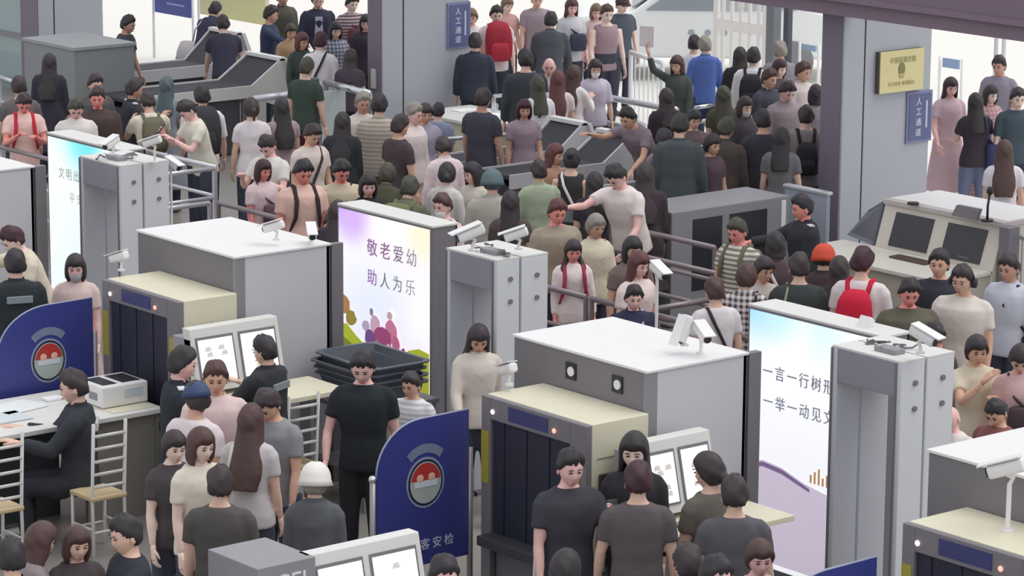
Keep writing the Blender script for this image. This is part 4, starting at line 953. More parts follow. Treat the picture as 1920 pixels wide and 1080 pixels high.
    return dict(t=t, K=K, TF=TF, W=W_, rz=rz, sc=sc, sw=sw, de=de+ex, arms=arms, Hs=Hs, Rh=Rh)
EXTRA = {}; EXM = {}
def world_obj(name, mb, m, parent, d, smooth=True, bevel=0, label=None):
    """mesh given in the carrier's body frame, placed in the world under parent (an Empty standing in the world)"""
    me_v = [np.array([d['W'](p) for p in v]) for v in mb.v]; mb.v = me_v
    return obj(name, mb, m, parent, bevel=bevel, smooth=smooth, label=label)
def backpack(d, c, label, s=1., c2=None, strap=None, front=False):
    K, TF = d['K'], d['TF']; sg = -1 if front else 1; D = d['de']
    base = d['W'](K(TF((0, sg*(D+.09), .05)))); t = thing('backpack', label, 'backpack', base, 'backpacks and rucksacks carried by the crowd')
    RR = []
    for z, a, b in ((.02, .09, .05), (.03, .125, .075), (.10, .145, .09), (.25, .15, .088), (.36, .135, .075), (.43, .10, .05), (.445, .05, .02)):
        a *= s; b *= s; z = .03+(z)*s
        RR.append([K(TF((np.sign(math.cos(q))*abs(math.cos(q))**.7*a, sg*(D+b*.95)+np.sign(math.sin(q))*abs(math.sin(q))**.7*b, z))) for q in np.linspace(0, 2*math.pi, 20, endpoint=False)])
    if sg < 0: RR = RR[::-1]
    world_obj('pack', MB().rings(RR), fab(c), t, d)
    RR = []
    for z, a, b in ((.05, .08, .02), (.06, .10, .035), (.16, .10, .04), (.22, .085, .03), (.23, .06, .01)):
        RR.append([K(TF((np.sign(math.cos(q))*abs(math.cos(q))**.7*a*s, sg*(D+.17*s)+np.sign(math.sin(q))*abs(math.sin(q))**.7*b, .03+z*s))) for q in np.linspace(0, 2*math.pi, 16, endpoint=False)])
    world_obj('front_pocket', MB().rings(RR if sg > 0 else RR[::-1]), fab(c2 or c), t, d)
    for s_ in (-1, 1):
        x = s_*.095
        m = MB().tube([K(TF((x*.8, sg*(D+.02), .40))), K(TF((x, sg*.05, .525))), K(TF((x, -sg*.05, .52))), K(TF((x*1.1, -sg*(D+.015), .40))), K(TF((x*1.25, -sg*(D+.02), .25))), K(TF((x*1.55, -sg*D*.6, .12))), K(TF((x*1.3, sg*(D+.0), .06)))], [.018, .022, .022, .022, .02, .012, .01], 8)
        world_obj('strap', m, fab(strap or c), t, d)
    return t
def sling(d, c, label, low=False, name='shoulder_bag', size=(.13, .06, .11), side=1):
    K, TF = d['K'], d['TF']; D = d['de']; z = -.02 if low else .18; sx = side*(d['sw']+.06 if low else .05); yy = 0. if low else -(D+.05)
    t = thing(name, label, 'bag', d['W'](K(TF((sx, yy, z-size[2])))), 'bags carried by the crowd')
    RR = []
    for k, f in ((-1, .75), (-.85, 1), (0, 1.05), (.85, .95), (1, .7)): RR.append([K(TF((sx+np.sign(math.cos(q))*abs(math.cos(q))**.6*size[0]*f, yy+np.sign(math.sin(q))*abs(math.sin(q))**.6*size[1]*f, z+k*size[2]))) for q in np.linspace(0, 2*math.pi, 18, endpoint=False)])
    world_obj('bag_body', MB().rings(RR), fab(c), t, d)
    m = MB().tube([K(TF((sx*.9, yy*.9-.01, z+size[2]))), K(TF((side*.02-side*.06*(not low), -(D+.012), .36))), K(TF((-side*.09 if not low else side*.10, -.04, .525))), K(TF((-side*.07 if not low else side*.10, .07, .50))), K(TF((sx*.6, D+.015, .3))), K(TF((sx*.95, abs(yy)*.3+.03, z+size[2])))], .012, 6)
    world_obj('strap', m, fab(c), t, d); return t
def held(d, name, c, label, cat, size=(.035, .006, .07), which=0, m=None, rough=.4, drop=0.):
    S, E_, Wr, f, s_ = d['arms'][which]; p = d['W'](Wr+f*.11+np.array([0, 0, -drop])); o = obj(name, m or MB().box(-size[0], size[0], -size[1], size[1], -size[2], size[2]), mat(c, rough), local=True, bevel=.004 if m is None else 0)
    o.location = tuple(p); o.rotation_euler = (-.6 if not drop else 0, 0, d['rz']); return tag(o, label, cat)
# ================================================================== THE CROWD, one entry per person
SPEC = []
def P(px, py, face, sex, hair, hc, top, tc, label, bags=(), **kw): SPEC.append([px, py, face, sex, hair, hc, top, tc, label, bags, kw])
BK = lambda c, l, **k: (backpack, c, l, k)
SL = lambda c, l, **k: (sling, c, l, k)
def HE(name, c, label, cat, **k): return ('held', name, c, label, cat, k)
KH = '#3b3a40'; NV = '#30343f'; DK = '#33313a'; WH = '#e9e6e4'; CRM = '#ddd6c6'; PK = '#e6cac4'
PH = lambda w: HE('mobile_phone', '#2b2b30', 'dark mobile phone held by the %s' % w, 'phone')
# ---- top left, behind the conveyors
P(240, 28, 70, 'm', 'short', 'black', 'tee', '#3f4148', 'person in dark top by the bright window beside the left column', skin='brown', lean=8)
P(403, 3, 150, 'm', 'short', 'black', 'jacket', '#3a3850', 'person in navy jacket leaning before the pale yellow board', lean=25, bags=[SL('#b9b4b4', 'pale grey bag at the hip of the leaning person in navy', low=True, size=(.2, .12, .16))])
P(418, 28, 190, 'm', 'short', 'dark', 'tee', '#3d3a4c', 'person in dark shirt bending beside the navy-jacketed one, top left', lean=20)
P(508, 10, 80, 'm', 'short', 'dark', 'vest', '#39435e', 'person in navy vest over pale blue shirt holding white paper, top left', skin='tan', sleeve=1.7, pose='reachR', bags=[HE('paper_sheet', '#f2f0ee', 'white paper held by the person in navy vest', 'paper', size=(.10, .004, .12))])
P(530, -22, 30, 'm', 'short', 'olive', 'shirt', '#56544a', 'person in olive shirt whose head is cut by the top edge', skin='brown')
P(545, 44, 20, 'f', 'short', 'olive', 'tee', '#b89878', 'person with olive-blond hair and tan top among dark clothes, top left', skin='tan')
P(566, 60, 40, 'f', 'bob', 'auburn', 'shirt', '#3f4a44', 'auburn-haired person in dark green shirt left of the white-sleeved back', skin='tan')
P(596, -16, 10, 'm', 'short', 'dark', 'jacket', '#34364a', 'person in open navy jacket over lilac shirt, head cut by top edge', extras=(('panel', '#b9b4cc'),), pose='relax')
P(601, 60, 165, 'm', 'short', 'maroon', 'shirt', '#e6e2e4', 'person in white shirt with a black strap seen from behind, below navy jacket', extras=(('strapx', '#2b2b30', -1),), sleeve=1.6)
P(629, 40, 20, 'f', 'bob', 'black', 'shirt', '#a9adb8', 'person in grey and white checked shirt right of the white-sleeved back', tc2=('plaid', '#55566a'))
P(660, -10, 30, 'm', 'short', 'black', 'tee', '#b9a9ac', 'person in mauve-striped tee holding a maroon bag near the first column', skin='pale', tc2=('stripe', '#6a5460'), bags=[SL('#5a3540', 'maroon bag held against the chest near the first column', size=(.17, .06, .15))])
P(686, 26, 0, 'f', 'bob', 'black', 'tee', '#3b3440', 'person half hidden by the left edge of the first column')
P(92, 100, 175, 'f', 'vlong', 'black', 'coat', '#34313c', 'woman with very long dark hair and long dark coat by the left column', bc='#34313c')
P(575, 108, 150, 'm', 'short', 'olive', 'tee', '#3c4a42', 'person in dark green tee with maroon trousers by the conveyor end', bc='#5c2c34')
P(650, 92, 175, 'f', 'long', 'dark', 'tee', '#4a3f4a', 'person in plum top leaning beside the chrome rail, left of first column', lean=12)
# ---- left crowd
P(44, 172, 15, 'm', 'short', 'dark', 'tee', '#ecc8c0', 'person in pale pink tee with red straps looking down at left edge', nod=38, skin='red', bags=[BK('#5a2a30', 'backpack with red straps on the person in pale pink tee', strap='#c8283c')], pose='phone', H=1.74)
P(35, 143, 200, 'm', 'short', 'dark', 'tee', '#6a6468', 'person in grey seen behind the pink tee at the left edge', skin='tan')
P(142, 182, 10, 'm', 'short', 'olive', 'shirt', '#e4dcd8', 'khaki-haired person in white collar above the cyan light box', nod=35, skin='pink', H=1.7)
P(189, 163, 5, 'm', 'short', 'dark', 'jacket', '#4c3f3c', 'person with red face in dark brown jacket above the left gate', skin='red', fat=1.1)
P(178, 138, 30, 'm', 'short', 'dark', 'tee', '#5a5858', 'person behind the brown jacket, only dark hair showing')
P(252, 147, 110, 'm', 'short', 'dark', 'jacket', '#33363c', 'person in black jacket with pale collar turned to the right', skin='brown', extras=(('epaulette', '#d8d8d8'),), pose='phone')
P(284, 172, 200, 'm', 'short', 'dark', 'tee', '#e2d9c8', 'person in cream tee with olive rucksack bowed towards the right', nod=30, lean=14, skin='tan', bags=[BK('#6a6650', 'olive green rucksack on the bowed person in cream')], pose='phone')
P(312, 143, 175, 'f', 'long', 'teal', 'dress', '#8b929c', 'woman in blue-grey dress walking away beside the white conveyor')
P(352, 185, 300, 'm', 'short', 'dark', 'tee', '#e0dbcc', 'person in cream tee reading a phone, left of the big black pack', nod=40, lean=14, skin='pink', pose='phone', bags=[PH('person in cream tee')], H=1.7)
P(379, 160, 190, 'm', 'short', 'black', 'shirt', WH, 'person in white shirt wearing the big black pack', bags=[BK('#35363a', 'big black backpack in front of the grey rails', s=1.25)], sleeve=.9, H=1.75)
P(471, 183, 195, 'f', 'pony', 'dark', 'tee', '#e6dce0', 'person in pale lilac tee with dark ponytail seen from behind', H=1.68)
P(528, 183, 200, 'f', 'vlong', 'black', 'shirt', '#a8949c', 'woman with very long black hair and mauve top holding out an arm', pose='reachL', sleeve=.5)
P(502, 250, 330, 'm', 'short', 'dark', 'tee', '#dcd9d2', 'person in white tee looking down behind the bob-haired woman', nod=40, skin='pink', pose='phone')
P(585, 230, 40, 'm', 'short', 'dark', 'tee', '#dccfc6', 'person in white tee with black strap and flushed face, arm bent', skin='tan', extras=(('strapx', '#2d2a2e', 1),), nod=30)
P(642, 210, 175, 'f', 'vlong', 'black', 'coat', '#2f3236', 'woman in black with very long black hair below the pale panel')
P(680, 172, 20, 'm', 'short', 'grey', 'shirt', '#d8ccc2', 'grey-haired person in beige shirt in front of the first column', skin='brown', sleeve=1.2)
P(711, 176, 175, 'm', 'short', 'black', 'shirt', '#bfb8ac', 'person in loose beige striped shirt seen from behind by the first column', tc2=('stripe', '#a89c90'), H=1.76, fat=1.1, bc='#8a8074')
P(776, 192, 60, 'm', 'short', 'grey', 'shirt', '#e6d6d2', 'grey-haired person in white long shirt turned to the right', skin='pink', bc='#d6ccba', H=1.74, fat=1.1)
P(750, 215, 130, 'm', 'short', 'dark', 'tee', '#4a4044', 'dark-haired person half hidden behind the grey-haired one in white', skin='tan')
P(797, 193, 20, 'f', 'short', 'dark', 'tee', '#a8a0b4', 'small person in lilac right of the grey-haired one in white', skin='tan')
P(829, 193, 165, 'c', 'short', 'black', 'vest', '#8a93ac', 'youngster in blue-grey vest and white shirt by the first column base', sleeve=.9, H=1.5)
P(832, 254, 200, 'f', 'short', 'dark', 'shirt', '#ecd8da', 'person with bowed dark head in white and pink pinstriped top', nod=45)
P(838, 304, 150, 'f', 'lowbun', 'black', 'shirt', '#d4d0cc', 'woman with low dark bun in pale grey shirt', nod=20, skin='pink', yaw=30)
P(887, 303, 320, 'f', 'bob', 'black', 'tee', '#cfc6ba', 'woman with dark bob and flushed face in beige tee, facing left', skin='pink', yaw=-20)
P(923, 318, 185, 'm', 'short', 'teal', 'jacket', '#b9b4aa', 'person with grey-teal hat and grey hooded jacket seen from behind', extras=(('hat', '#5c6e74'),))
P(830, 362, 320, 'm', 'short', 'brown', 'tee', '#e8ccc4', 'brown-haired person in white face mask above the middle light box', extras=(('mask', '#f1eeec'),), skin='pink', bags=[SL('#2d2c30', 'black strapped bag on the brown-haired person in mask', low=True)], H=1.62)
P(957, 358, 180, 'f', 'long', 'black', 'tee', '#574b4c', 'woman with long black hair seen from behind left of the red-haired man')
P(493, 298, 40, 'f', 'bob', 'maroon', 'tee', '#e0c8cc', 'woman with maroon bob in pale pink tee and lilac apron dress', skin='red', bags=[SL('#5c4650', 'dark strapped bag on the maroon-bobbed woman')], H=1.62)
P(575, 297, 25, 'm', 'short', 'black', 'polo', '#e6bfb0', 'person with red face in pink polo with black pack straps', skin='red', nod=25, fat=1.1, H=1.75, bags=[BK('#3a2e32', 'dark backpack of the red-faced person in pink polo')])
P(640, 297, 15, 'm', 'short', 'black', 'tee', '#cfc2a8', 'person with bright red face in khaki tee right of the pink polo', skin='red', nod=30, yaw=10, bags=[SL('#4a4034', 'brown bag across the khaki tee', low=True)])
P(690, 325, 15, 'f', 'bob', 'black', 'shirt', '#2f2c30', 'woman in black with tied hair behind the lilac light box', skin='pink')
P(726, 305, 170, 'f', 'short', 'olive', 'jacket', '#4a4a3a', 'person in olive jacket leaning right behind the lilac light box', lean=20)
P(768, 330, 160, 'm', 'short', 'olive', 'jacket', '#626450', 'person in lighter olive-green jacket with circular bag, stooping', lean=24, bags=[BK('#6e7052', 'olive rucksack of the stooping person behind the light box', c2='#8a8a64')])
P(633, 375, 160, 'f', 'long', 'dark', 'jacket', '#3a3640', 'dark-haired person in navy at the left edge of lilac light box', H=1.62)
P(620, 400, 10, 'c', 'short', 'dark', 'tee', '#504038', 'child in brown just left of the lilac light box', H=1.4)
# ---- centre crowd
P(1040, 268, 60, 'f', 'long', 'auburn', 'tee', '#b08870', 'auburn-haired person in tan top turned to the right, centre', skin='tan')
P(1072, 278, 170, 'f', 'bun', 'black', 'tank', '#3a3838', 'woman with black bun and dark top, white strap, seen from behind', extras=(('strapx', '#ece8ea', 1),), bc='#7e8486')
P(1115, 322, 180, 'f', 'long', 'black', 'tee', '#3b3640', 'woman in dark purple top between bun woman and white tee', bc='#2c2c34')
P(1156, 304, 320, 'm', 'short', 'black', 'tee', '#e8dcd8', 'person in plain white tee leaning to the left, centre', nod=35, lean=18, skin='pink', pose='reachR', H=1.76, fat=1.1)
P(1217, 305, 180, 'f', 'vlong', 'dark', 'coat', '#3f3338', 'woman with very long dark hair in dark purple dress, centre right', H=1.7, bags=[SL('#e2ddd2', 'white shoulder bag of the woman in dark purple dress', low=True, size=(.10, .12, .24), side=1)])
P(1052, 372, 20, 'm', 'short', 'auburn', 'tee', '#a39684', 'person with red-brown hair and red face in khaki-grey tee', skin='red', H=1.78, fat=1.15, nod=18)
P(1068, 448, 10, 'g', 'braids', 'dark', 'shirt', '#efe0de', 'girl with two long dark braids in white shirt and crimson straps', skin='red', bc='#d06a5e', H=1.5, bags=[BK('#a43a54', 'crimson backpack on the girl with braids')])
P(1117, 400, 30, 'f', 'short', 'grey', 'shirt', '#d9d0b8', 'grey-haired elderly woman in cream lace top', skin='brown', sleeve=.9, H=1.62, bags=[SL('#c0906a', 'tan leather bag beside the elderly woman in cream', low=True, size=(.17, .12, .20), side=1)])
P(1186, 442, 20, 'f', 'bob', 'black', 'tee', '#7a6a66', 'woman with black bob behind the one with long auburn hair', skin='tan')
P(1205, 470, 40, 'f', 'vlong', 'auburn', 'tee', '#ecd8d0', 'woman with long auburn hair in white lace top', skin='pink', H=1.6)
P(1189, 534, 10, 'c', 'short', 'black', 'jacket', '#2f3048', 'boy in navy jacket with lilac collar behind the middle housing', skin='pink', H=1.5, extras=(('strapx', '#c9c4d4', 1),))
P(1178, 200, 320, 'm', 'short', 'black', 'tee', '#8e8088', 'person bending forward in mauve top beside the thick grey rail', lean=35, pose='reachR', skin='tan')
P(1275, 213, 170, 'm', 'short', 'black', 'jacket', '#4a5256', 'person in dark teal-grey jacket seen from behind, right of centre', nod=30, H=1.70, fat=.95)
P(1250, 165, 190, 'f', 'long', 'dark', 'coat', '#3a3038', 'woman in dark plum coat above the teal-grey jacket')
P(1270, 103, 330, 'f', 'long', 'brown', 'shirt', '#4a544e', 'curly-haired woman in dark green raising a white paper', pose='wave', bags=[HE('paper_sheet', '#f1ecec', 'white paper raised by the curly-haired woman', 'paper', size=(.1, .004, .13), drop=-.12)])
P(1322, 68, 190, 'm', 'short', 'grey', 'shirt', '#5570b8', 'grey-haired boy in bright blue jacket seen from behind', H=1.66, fat=.85, bc='#33405e')
P(1302, 66, 170, 'm', 'short', 'black', 'tee', '#dfe2e8', 'black-haired person left behind the blue jacket', H=1.62)
P(1357, 161, 185, 'f', 'vlong', 'olive', 'tee', '#55503c', 'person with long olive-dark hair right of the blue jacket')
P(1308, 205, 20, 'f', 'short', 'black', 'tee', '#6a5a5c', 'dark-haired person below the blue jacket in dull mauve', skin='tan')
P(1388, 88, 180, 'f', 'vlong', 'black', 'coat', '#2f2c34', 'woman with very long black hair at the foot of the white iron gate')
P(1413, 89, 170, 'm', 'short', 'black', 'shirt', '#eceaec', 'person in white shirt with black rucksack near the iron gate', bags=[BK('#2b2a30', 'black rucksack on the person in white shirt near the iron gate')])
P(1463, 77, 185, 'm', 'short', 'grey', 'shirt', '#8f8c92', 'grey-haired person in grey shirt below the dark posts')
P(1462, 110, 40, 'f', 'bob', 'maroon', 'tee', '#5a4e58', 'person with maroon bob and pale cheek below the dark posts', skin='pale')
P(1443, 128, 45, 'm', 'short', 'brown', 'jacket', '#454752', 'person in slate jacket with brown hair, turned right', skin='tan')
P(1476, 150, 30, 'm', 'short', 'dark', 'shirt', '#9a8c92', 'person in mauve-grey shirt with bowed head near purple-sided column', nod=30, skin='pink', fat=1.15, H=1.75)
P(1506, 115, 50, 'm', 'short', 'brown', 'shirt', '#d8ccc8', 'brown-haired person in pale collar near the purple-sided column', skin='tan')
P(1397, 180, 30, 'f', 'bob', 'dark', 'vest', '#4a444c', 'woman in pale mask and dark vest with white sleeves', extras=(('mask', '#cfc6cc'),), sleeve=1.2)
P(1362, 220, 150, 'm', 'short', 'olive', 'jacket', '#4c4440', 'person in dark brown jacket in front of the pale conveyor end', skin='brown', lean=10, H=1.76, fat=1.15)
P(1466, 238, 170, 'f', 'long', 'black', 'dress', '#6e6c6e', 'woman with black hair in loose grey dress behind the far scanner', H=1.66)
P(1512, 198, 180, 'm', 'short', 'dark', 'tee', '#8f8888', 'person with dark sling pack close to the purple-sided column', bags=[BK('#2d2b30', 'dark sling pack close to the purple-sided column', s=.85)])
P(1530, 158, 180, 'f', 'bob', 'black', 'tee', '#9a949c', 'person partly cut off by the purple side of the right column')
P(1505, 364, 285, 'm', 'short', 'black', 'jacket', '#2c2e34', 'worker in dark uniform facing left beside the purple-sided column', skin='red', H=1.72, extras=(('epaulette', '#c9c9cc'),), pose='reachR', bc='#2c2e34')
P(1116, 110, 10, 'f', 'bob', 'dark', 'tee', '#cfc6d8', 'woman in white face mask and lilac top above the thick rail', extras=(('mask', '#f3f0f2'),), sleeve=.9)
P(1138, 8, 20, 'm', 'short', 'brown', 'tank', '#a08890', 'person in sleeveless mauve top by the white railing', skin='pale', pose='relax', H=1.76)
P(1160, -8, 30, 'm', 'short', 'dark', 'tee', '#4e5660', 'person in dark cap behind the sleeveless mauve top', extras=(('cap', '#4a3438'),), skin='pale')
P(1118, 6, 10, 'f', 'bob', 'tan', 'tee', '#d9c0bc', 'brown-haired woman just left of the sleeveless mauve top', skin='pink')
P(1072, -4, 20, 'f', 'long', 'brown', 'tee', '#c9c8d0', 'woman in pale grey tee with dark chest bag at the top', skin='pink', bags=[SL('#3a3d50', 'dark navy chest bag on the pale grey tee', size=(.12, .05, .12))], H=1.72)
P(1033, 22, 175, 'm', 'short', 'black', 'jacket', '#4c4f58', 'person in charcoal jacket with raised collar at the top', lean=15, H=1.74)
P(1000, -18, 10, 'm', 'short', 'black', 'tee', '#a09098', 'person in mauve tee whose head touches the top edge')
P(931, 10, 10, 'm', 'short', 'black', 'tee', '#e4d4d6', 'person in pale pink tee right of the first column sign', skin='pale', H=1.7, bags=[BK('#a02c3a', 'large red bag below the pale pink tee', front=True, s=1.25, c2='#b83444')])
P(951, -6, 30, 'f', 'short', 'tan', 'tee', '#cfa09a', 'person in salmon pink behind the pale pink tee', skin='pale')
P(884, 15, 0, 'f', 'short', 'tan', 'tee', '#e9e4e6', 'person in white peeking from behind the first column', H=1.66)
P(891, 62, 175, 'm', 'short', 'dark', 'jacket', '#363c4a', 'person in dark navy coat against the first column edge')
P(906, 165, 150, 'm', 'short', 'dark', 'tee', '#44424e', 'person in dark slate tee at the cream paper desk', skin='brown')
P(983, 185, 10, 'f', 'bob', 'maroon', 'tee', '#a8929e', 'woman in mauve with dark hair behind the chrome rail', skin='tan')
P(1037, 106, 0, 'm', 'bald', 'grey', 'tee', '#d2c4c6', 'bald person in pale top above the two long-haired women', skin='pink')
P(1046, 132, 175, 'f', 'vlong', 'auburn', 'tee', '#e2d2d4', 'woman with long reddish hair in pale pink, seen from behind')
P(1076, 122, 150, 'f', 'vlong', 'brown', 'shirt', '#efe9ea', 'woman with long brown hair in white cardigan', pose='phone')
P(1008, 142, 200, 'f', 'long', 'olive', 'shirt', '#e9e7ea', 'woman with dark olive hair in white shirt, black shoulder strap', bags=[SL('#3a343c', 'black strapped bag on the white shirt near the conveyors')], H=1.64)
P(985, 92, 190, 'm', 'short', 'black', 'coat', '#3c4248', 'person in long black coat between red bag and bald person')
P(1246, 240, 190, 'f', 'short', 'black', 'tee', '#8a7480', 'person in dusty mauve tee left of the teal-grey jacket', nod=25, skin='tan')
P(1336, 250, 40, 'f', 'short', 'dark', 'tee', '#5c4a50', 'dark-haired person behind the brown jacket in dull plum', skin='tan')
P(1430, 205, 190, 'm', 'short', 'black', 'tee', '#3f3c46', 'person in black between masked woman and mauve-grey shirt', skin='tan')
# ---- right group on the forecourt
P(1783, 144, 15, 'f', 'long', 'dark', 'dress', '#cdb2ba', 'woman with long dark hair in dusty pink dress right of column', bot='skirt', bc='#cdb2ba', H=1.66, skin='pink', pose='relax')
P(1830, 174, 185, 'f', 'long', 'black', 'tee', '#3a343c', 'woman with long black hair in black top and jeans', bc='#6b7490', pose='phone', H=1.64, bags=[SL('#3a3c66', 'navy tote bag of the woman in jeans', low=True, size=(.10, .17, .2), side=-1), HE('mobile_phone', '#eceaf0', 'white mobile phone held by the woman in jeans', 'phone')])
P(1858, 158, 30, 'f', 'bob', 'dark', 'dress', '#c9a9ac', 'woman with dark bob in pink patterned dress at the right', skin='pale', tc2=('plaid', '#a88088'))
P(1874, 104, 330, 'm', 'short', 'black', 'tee', '#8c8696', 'tall person in grey-purple tee on the bright forecourt', skin='brown')
P(1909, 164, 10, 'm', 'short', 'dark', 'vest', '#44525c', 'person in dark teal vest at the right edge', skin='pale', sleeve=.8)
P(1884, 262, 175, 'f', 'vlong', 'brown', 'dress', '#e4dee4', 'woman with very long brown hair in white dress at the right edge', H=1.66, bot='skirt', bc='#e4dee4')
# ---- right middle
P(1611, 463, 160, 'm', 'short', 'maroon', 'tee', '#e6dcdc', 'person in white tee with bright red backpack seen from behind', H=1.76, bags=[BK('#c81e38', 'bright red backpack on the white tee', s=1.0)], yaw=-20)
P(1574, 480, 170, 'f', 'long', 'dark', 'dress', '#40363a', 'woman in dark brown dress left of the bright red backpack')
P(1713, 520, 5, 'm', 'short', 'black', 'tee', '#5f5a4c', 'heavy person with red face in olive-brown tee', skin='red', fat=1.25, H=1.70, nod=22)
P(1762, 467, 340, 'm', 'short', 'black', 'tee', '#33343e', 'young person in dark navy tee beside the headphones wearer', skin='tan', nod=5)
P(1806, 496, 330, 'm', 'short', 'dark', 'tee', '#dbd3ca', 'person in cream tee wearing black headphones', extras=(('phones', '#26262c'), ('glasses', '#d0d0d4')), fat=1.25, H=1.76, skin='tan', bags=[])
P(1893, 475, 320, 'm', 'short', 'dark', 'shirt', '#c9ccd8', 'person in pale blue shirt with black strap at the right edge', skin='brown', bags=[SL('#2a2c38', 'black strapped bag on the pale blue shirt', low=True)], sleeve=.9)
P(1832, 627, 10, 'f', 'short', 'dark', 'tee', '#d8ccb4', 'person in beige tee rubbing an arm behind the right barrier', skin='tan', pose='rub', H=1.66)
P(1915, 642, 350, 'f', 'short', 'dark', 'tee', '#d9b4b0', 'person in salmon pink top at the right edge', nod=35, bags=[SL('#4a3a3c', 'dark strapped bag on the salmon pink top')])
P(1870, 745, 320, 'c', 'short', 'black', 'tee', '#8a5a58', 'child with black hair and bowed head by the right housing', nod=35, skin='tan', H=1.5)
P(1782, 755, 320, 'm', 'bald', 'dark', 'tee', '#e8e0dc', 'person in white tee with shaved head low behind the right gate', nod=40, skin='pink', H=1.5)
P(1757, 602, 20, 'm', 'short', 'black', 'tee', '#4c4640', 'person with red face partly behind the right gate camera', skin='red', nod=25, H=1.62)
P(1383, 408, 320, 'm', 'short', 'olive', 'tee', '#dcd8cc', 'person in cream and grey striped tee seen from behind', tc2=('stripe', '#8a867c'), skin='red', H=1.72, nod=20, bags=[BK('#6f6d55', 'olive rucksack on the striped tee')])
P(1393, 492, 170, 'f', 'short', 'brown', 'shirt', '#e2dcdc', 'person in white and brown checked shirt, sleeves rolled, seen from behind', tc2=('plaid', '#54454a'), H=1.7, bags=[SL('#2e282e', 'black strapped bag on the checked shirt', low=True, side=-1)])
P(1340, 520, 200, 'm', 'short', 'brown', 'tee', '#e0d8da', 'person in white tee with black strap left of the checked shirt', extras=(('strapx', '#2b2529', 1),), H=1.6)
P(1455, 434, 185, 'f', 'bob', 'black', 'tee', '#5a484c', 'woman with black bob and white sleeveless strap near the sky-blue light box', extras=(('strapx', '#e4dce2', 1),))
P(1492, 474, 180, 'm', 'short', 'dark', 'tee', '#3a4040', 'person in dark green tee above the sky-blue light box', fat=1.1, H=1.7, bags=[SL('#8f9478', 'pale olive bag of the person in dark green', low=True, size=(.10, .14, .16))])
P(1432, 480, 30, 'f', 'short', 'dark', 'tee', '#c9bcb4', 'person in beige half hidden beside the woman with black bob', skin='tan')
P(1545, 458, 170, 'c', 'short', 'dark', 'jacket', '#4a3a3a', 'person in orange-red hat beside the purple-sided column', extras=(('hat', '#cc4a30'),), H=1.62)
P(1010, 300, 200, 'm', 'short', 'dark', 'shirt', '#a9b49a', 'person in pale green shirt holding a basket, centre', skin='tan', H=1.6)
# ---- staff and passengers in front
P(24, 422, 300, 'm', 'short', 'maroon', 'tee', '#ddd0bc', 'person in beige tee leaning left at the left edge', lean=22, nod=25, skin='pale', H=1.74, pose='reachR')
P(28, 468, 200, 'm', 'short', 'black', 'jacket', '#2c3236', 'officer in dark uniform with pale back strip at the left edge', extras=(('patch', '#8e979c'),), H=1.72, bc='#2b3036')
P(141, 475, 5, 'f', 'bob', 'dark', 'dress', '#dcc4be', 'woman in pale pink dress and face mask behind the left shield', extras=(('mask', '#b9b2b8'),), skin='pink', H=1.62, bot='skirt', bc='#d4bcb6')
P(341, 650, 105, 'm', 'short', 'black', 'jacket', '#2a3036', 'officer in dark uniform standing in profile beside the white instrument', pose='phone', extras=(('epaulette', '#e2e2e4'),), H=1.76, skin='pink', bc='#3a302e')
P(369, 716, 150, 'm', 'short', 'dark', 'tee', '#e6dadc', 'person in white tee with blue-topped head near the standing officer', skin='tan', yaw=60, H=1.68, extras=(('cap', '#3a4a6e'),))
P(404, 676, 5, 'm', 'short', 'brown', 'polo', '#e2c8c6', 'person in pale pink polo facing the camera before the left monitors', skin='tan', H=1.74, pose='relax', bc='#cdb8b4')
P(489, 629, 240, 'm', 'short', 'black', 'jacket', '#303236', 'officer in dark uniform watching the left monitors', extras=(('patch', '#8a8f94'),), H=1.60, pose='desk')
P(503, 725, 330, 'm', 'short', 'dark', 'tee', '#8b8c90', 'person in grey tee looking down behind the long-haired woman', skin='tan', nod=35, lean=8, H=1.70)
P(470, 757, 165, 'f', 'vlong', 'brown', 'tee', '#c9c2c2', 'woman with long wavy brown hair in pale grey seen from behind', H=1.66, bags=[SL('#dfd8cc', 'cream strapped bag of the long-haired woman in front', low=True, side=1, size=(.12, .14, .12))])
P(376, 800, 40, 'f', 'bob', 'brown', 'tee', '#e2d6c6', 'brown-haired woman in cream top in the group in front of the pink polo', skin='pale', H=1.60)
P(326, 806, 30, 'f', 'short', 'dark', 'tee', '#4a4446', 'dark-haired person just left of the brown-haired woman in cream', skin='pale', H=1.58)
P(412, 874, 180, 'm', 'short', 'dark', 'tee', '#55504e', 'person in brown-grey in front of the woman in cream', H=1.66)
P(591, 868, 175, 'f', 'short', 'grey', 'shirt', '#5a5c60', 'person in fuzzy white hat in front of the black tee', extras=(('hat', '#e6e2dc'),), H=1.60)
P(680, 655, 355, 'm', 'short', 'black', 'tee', '#24282e', 'tall person in black tee and black trousers before the grey trays', skin='pink', H=1.76, pose='relax', bc='#2b282c', nod=25)
P(771, 697, 330, 'c', 'short', 'dark', 'tee', '#e6e4e6', 'child in white striped tee between black tee and middle shield', tc2=('stripe', '#c4c4cc'), skin='tan', H=1.40)
P(897, 605, 10, 'f', 'vlong', 'dark', 'shirt', '#d8cec2', 'long-haired woman in beige shirt walking through the middle gate', pose='walk', H=1.62, skin='tan', nod=30)
P(137, 692, 275, 'm', 'short', 'dark', 'jacket', '#2f3238', 'seated officer in dark uniform writing at the staff desk', sit=1, pose='desk', H=1.84, extras=(('patch', '#c4c6ca'),), bc='#2b2d34')
P(82, 978, 120, 'f', 'long', 'brown', 'tee', '#8c8284', 'woman with brown hair in grey tee in the bottom left corner', lean=15, H=1.64)
P(20, 1010, 200, 'm', 'short', 'black', 'jacket', '#2c2d33', 'officer in dark clothes in the bottom left corner beside grey tee', H=1.62)
